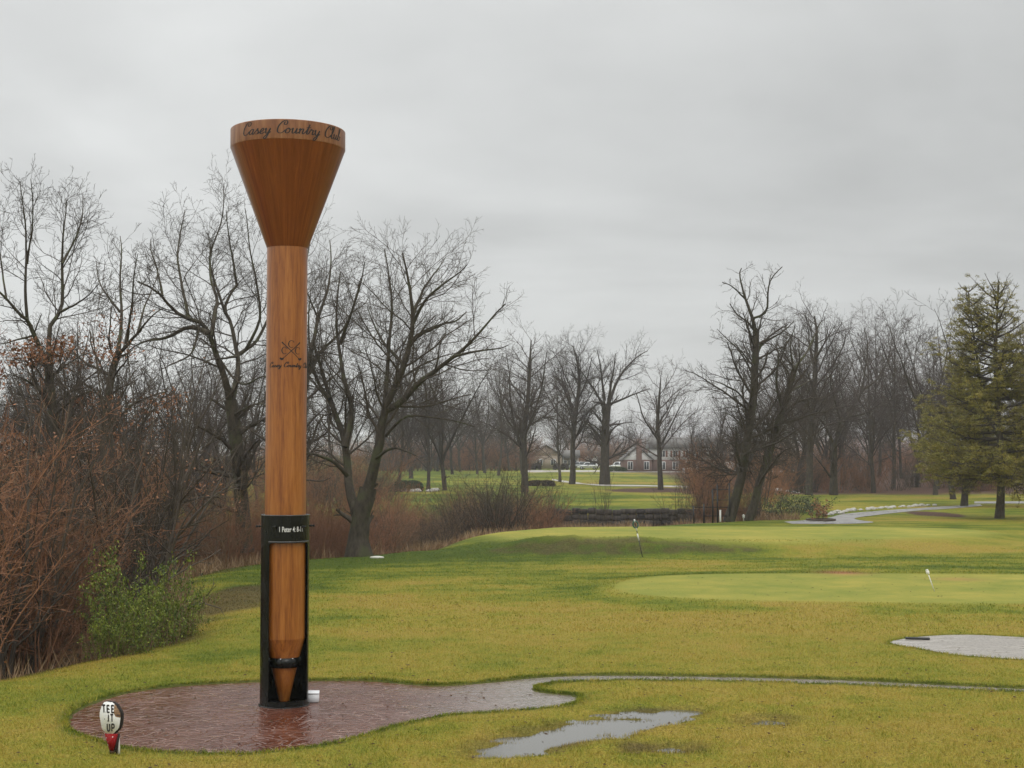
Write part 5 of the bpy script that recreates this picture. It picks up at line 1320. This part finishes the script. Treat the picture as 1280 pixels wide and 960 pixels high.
MB().box((21.8, 5.4, 1.3), (4, 8, 2.6)).build('garage_wall', M['brick'], t); m_ = MB(); gable(m_, 21.8, 5.4, 4, 8, 2.6, 4.4, .3, 'x'); m_.build('garage_roof', M['roof_shingle'], t); MB().box((21.8, 1.36, 1.1), (2.8, .08, 2.2)).build('garage_door', M['trim'], t)
d = 430; x0 = px2x(470, d); z = hz(x0, d); t = empty('long_house', (x0, d, z - .1), 'long low red brown house with pale roof far away beyond the forked maple', 'house')
MB().box((9, 4, 1.4), (18, 8, 2.8)).build('wall', M['red_siding'], t); m_ = MB(); gable(m_, 9, 4, 18, 8, 2.8, 4.6, .5, 'x'); m_.build('roof', M['roof_shingle'], t)
for x in (2.5, 6, 12, 15.5): window(t, x, 0, 1.5, 1.5, 1.2)
MB().box((9, -.04, 1.05), (1.1, .08, 2.1)).build('door', M['trim'], t)
d = 430; x0 = px2x(560, d); z = hz(x0, d); t = empty('white_house', (x0, d, z - .1), 'small pale house glimpsed through the grove left of the tan house', 'house')
MB().box((7, 4, 1.5), (14, 8, 3.0)).build('wall', M['white_siding'], t); m_ = MB(); gable(m_, 7, 4, 14, 8, 3.0, 5.2, .5, 'x'); m_.build('roof', M['roof_shingle'], t)
for x in (2.5, 5, 9.5, 12): window(t, x, 0, 1.6, 1.1, 1.3)

d = 395; x0 = px2x(722, d); z = hz(x0, d); t = empty('pale_house', (x0, d, z - .1), 'pale house with red brown garage wall far behind the parked cars', 'house')
MB().box((4, 4, 1.5), (8, 8, 3.0)).build('wall', M['white_siding'], t); MB().box((11, 4.2, 1.4), (6, 7.6, 2.8)).build('garage_wall', M['red_siding'], t); m_ = MB(); gable(m_, 7, 4, 14, 8, 3.0, 5.0, .5, 'x'); m_.build('roof', M['roof_shingle'], t)
for x in (1.8, 6): window(t, x, 0, 1.6, 1.1, 1.3)
MB().box((11, .36, 1.1), (3.6, .08, 2.2)).build('garage_door', M['trim'], t)

# ------------------------------------------------------------------ parked cars
M['car_white'] = mat('white_car_paint', (.72, .73, .74), .2); M['car_silver'] = mat('silver_car_paint', (.40, .41, .42), .25, metal=.3); M['tyre'] = mat('tyre', (.015, .015, .015), .7); M['alloy'] = mat('wheel_rim', (.45, .45, .46), .3, metal=.8)
M['lamp_red'] = mat('red_tail_lamp', (.30, .01, .01), .2); M['lamp_clear'] = mat('clear_headlight', (.6, .6, .6), .1)
def car_meshes(suv):
    L_, hb, hr_ = (4.7, 1.02, 1.70) if suv else (4.6, .92, 1.43)
    def prof(mb, poly, w):
        m = len(poly)
        for s, wd in ((1, w),): mb.add([(x, -wd / 2, z) for x, z in poly] + [(x, wd / 2, z) for x, z in poly], [list(range(m)), list(range(2 * m - 1, m - 1, -1))] + [[i, m + i, m + (i + 1) % m, (i + 1) % m] for i in range(m)])
    arch = lambda cx_: [(cx_ + .38 * math.cos(a), .33 + .38 * math.sin(a)) for a in np.linspace(0, math.pi, 9)][::-1]
    body = [(-L_ / 2, .42), (-L_ / 2 + .03, .28)] + [(p_[0], max(.28, p_[1])) for p_ in arch(-L_ * .30)] + [(p_[0], max(.28, p_[1])) for p_ in arch(L_ * .30)] + [(L_ / 2 - .03, .28), (L_ / 2, .5), (L_ / 2 - .08, .78), (L_ * .23, hb), (-L_ / 2 + .12, hb + .03), (-L_ / 2, .85)]
    o = {}
    m_ = MB(); prof(m_, body, 1.82); o['body'] = m_
    rb_ = -L_ / 2 + (.25 if suv else .8); m_ = MB(); tb = [(rb_, hb + .01), (rb_ + .28, hr_ - .05), (rb_ + .7, hr_), (L_ * .04, hr_), (L_ * .12, hr_ - .06), (L_ * .25, hb)]; V0 = [(x, -(.88 if z < hb + .1 else .70), z) for x, z in tb]; V1 = [(x, -y_, z) for x, y_, z in V0]; m = len(tb)
    m_.add(V0 + V1, [list(range(m)), list(range(2 * m - 1, m - 1, -1))] + [[i, m + i, m + (i + 1) % m, (i + 1) % m] for i in range(m)]); o['cabin'] = m_
    g_ = MB()
    for s in (-1, 1):
        for xa, xb in ((rb_ + .30, -L_ * .10), (-L_ * .08, L_ * .17)):
            z0, z1 = hb + .07, hr_ - .11; f_ = lambda z: s * (.885 - .18 * (z - hb) / (hr_ - hb)); xe = xb - (.30 if xb > 0 else 0)
            g_.add([(xa - .05, f_(z0), z0), (xb, f_(z0), z0), (xe, f_(z1), z1), (xa + .1, f_(z1), z1)], [(0, 1, 2, 3) if s < 0 else (3, 2, 1, 0)])
    g_.add([(L_ * .245, -.78, hb + .06), (L_ * .245, .78, hb + .06), (L_ * .135, .66, hr_ - .09), (L_ * .135, -.66, hr_ - .09)], [(0, 1, 2, 3)]); o['window'] = g_
    return o, L_
def car(x, y, rz, suv, paint, label, group='cars parked by the houses'):
    t = empty('parked_car', (x, y, hz(x, y) + .05), label, 'car', group, rz); o, L_ = car_meshes(suv)
    o['body'].build('body', M[paint], t); o['cabin'].build('roof', M[paint], t); o['window'].build('window', M['window_glass'], t)
    for sx_ in (-1, 1):
        for sy in (-1, 1):
            m_ = MB(); m_.lathe([(.20, -.11), (.30, -.11), (.33, -.08), (.33, .08), (.30, .11), (.20, .11)], 20, (sx_ * L_ * .30, sy * .82, .33), 'y'); w = m_.build('wheel', M['tyre'], t)
            m_ = MB(); m_.lathe([(.19, -.105), (.19, .105)], 12, (sx_ * L_ * .30, sy * .83, .33), 'y'); m_.build('rim', M['alloy'], w)
    for sy in (-1, 1):
        MB().box((L_ / 2 - .04, sy * .66, .68), (.10, .34, .13)).build('headlight', M['lamp_clear'], t); MB().box((-L_ / 2 + .0, sy * .72, .86), (.08, .22, .2)).build('tail_light', M['lamp_red'], t)
car(px2x(735, 332), 332, math.radians(172), True, 'car_white', 'white parked car just left of the broad oak trunk, nearest of the pair there')
car(px2x(722, 340), 340, math.radians(176), True, 'car_silver', 'pale car partly hidden behind the white one left of the broad oak')
car(px2x(773, 318), 318, math.radians(160), True, 'car_white', 'white parked car between the broad oak and the brick house')
car(px2x(868, 292), 292, math.radians(185), False, 'car_white', 'white parked car before the right wing of the brick house')

# ------------------------------------------------------------------ haze
hz_m = bpy.data.materials.new('haze'); hz_m.use_nodes = True; n_ = hz_m.node_tree.nodes; n_.clear()
o_ = n_.new('ShaderNodeOutputMaterial'); v_ = n_.new('ShaderNodeVolumePrincipled'); v_.inputs['Color'].default_value = (.93, .95, 1.0, 1); v_.inputs['Density'].default_value = .0003; v_.inputs['Anisotropy'].default_value = .2
hz_m.node_tree.links.new(v_.outputs[0], o_.inputs['Volume'])
ZT = 36
m_ = MB(); m_.box((0, 1150, (ZT - 4) / 2), (3000, 2700, ZT + 4)); o = m_.build('haze', hz_m, None); tag(o, 'thin grey rain haze filling the air over the golf course', 'haze', kind='stuff')
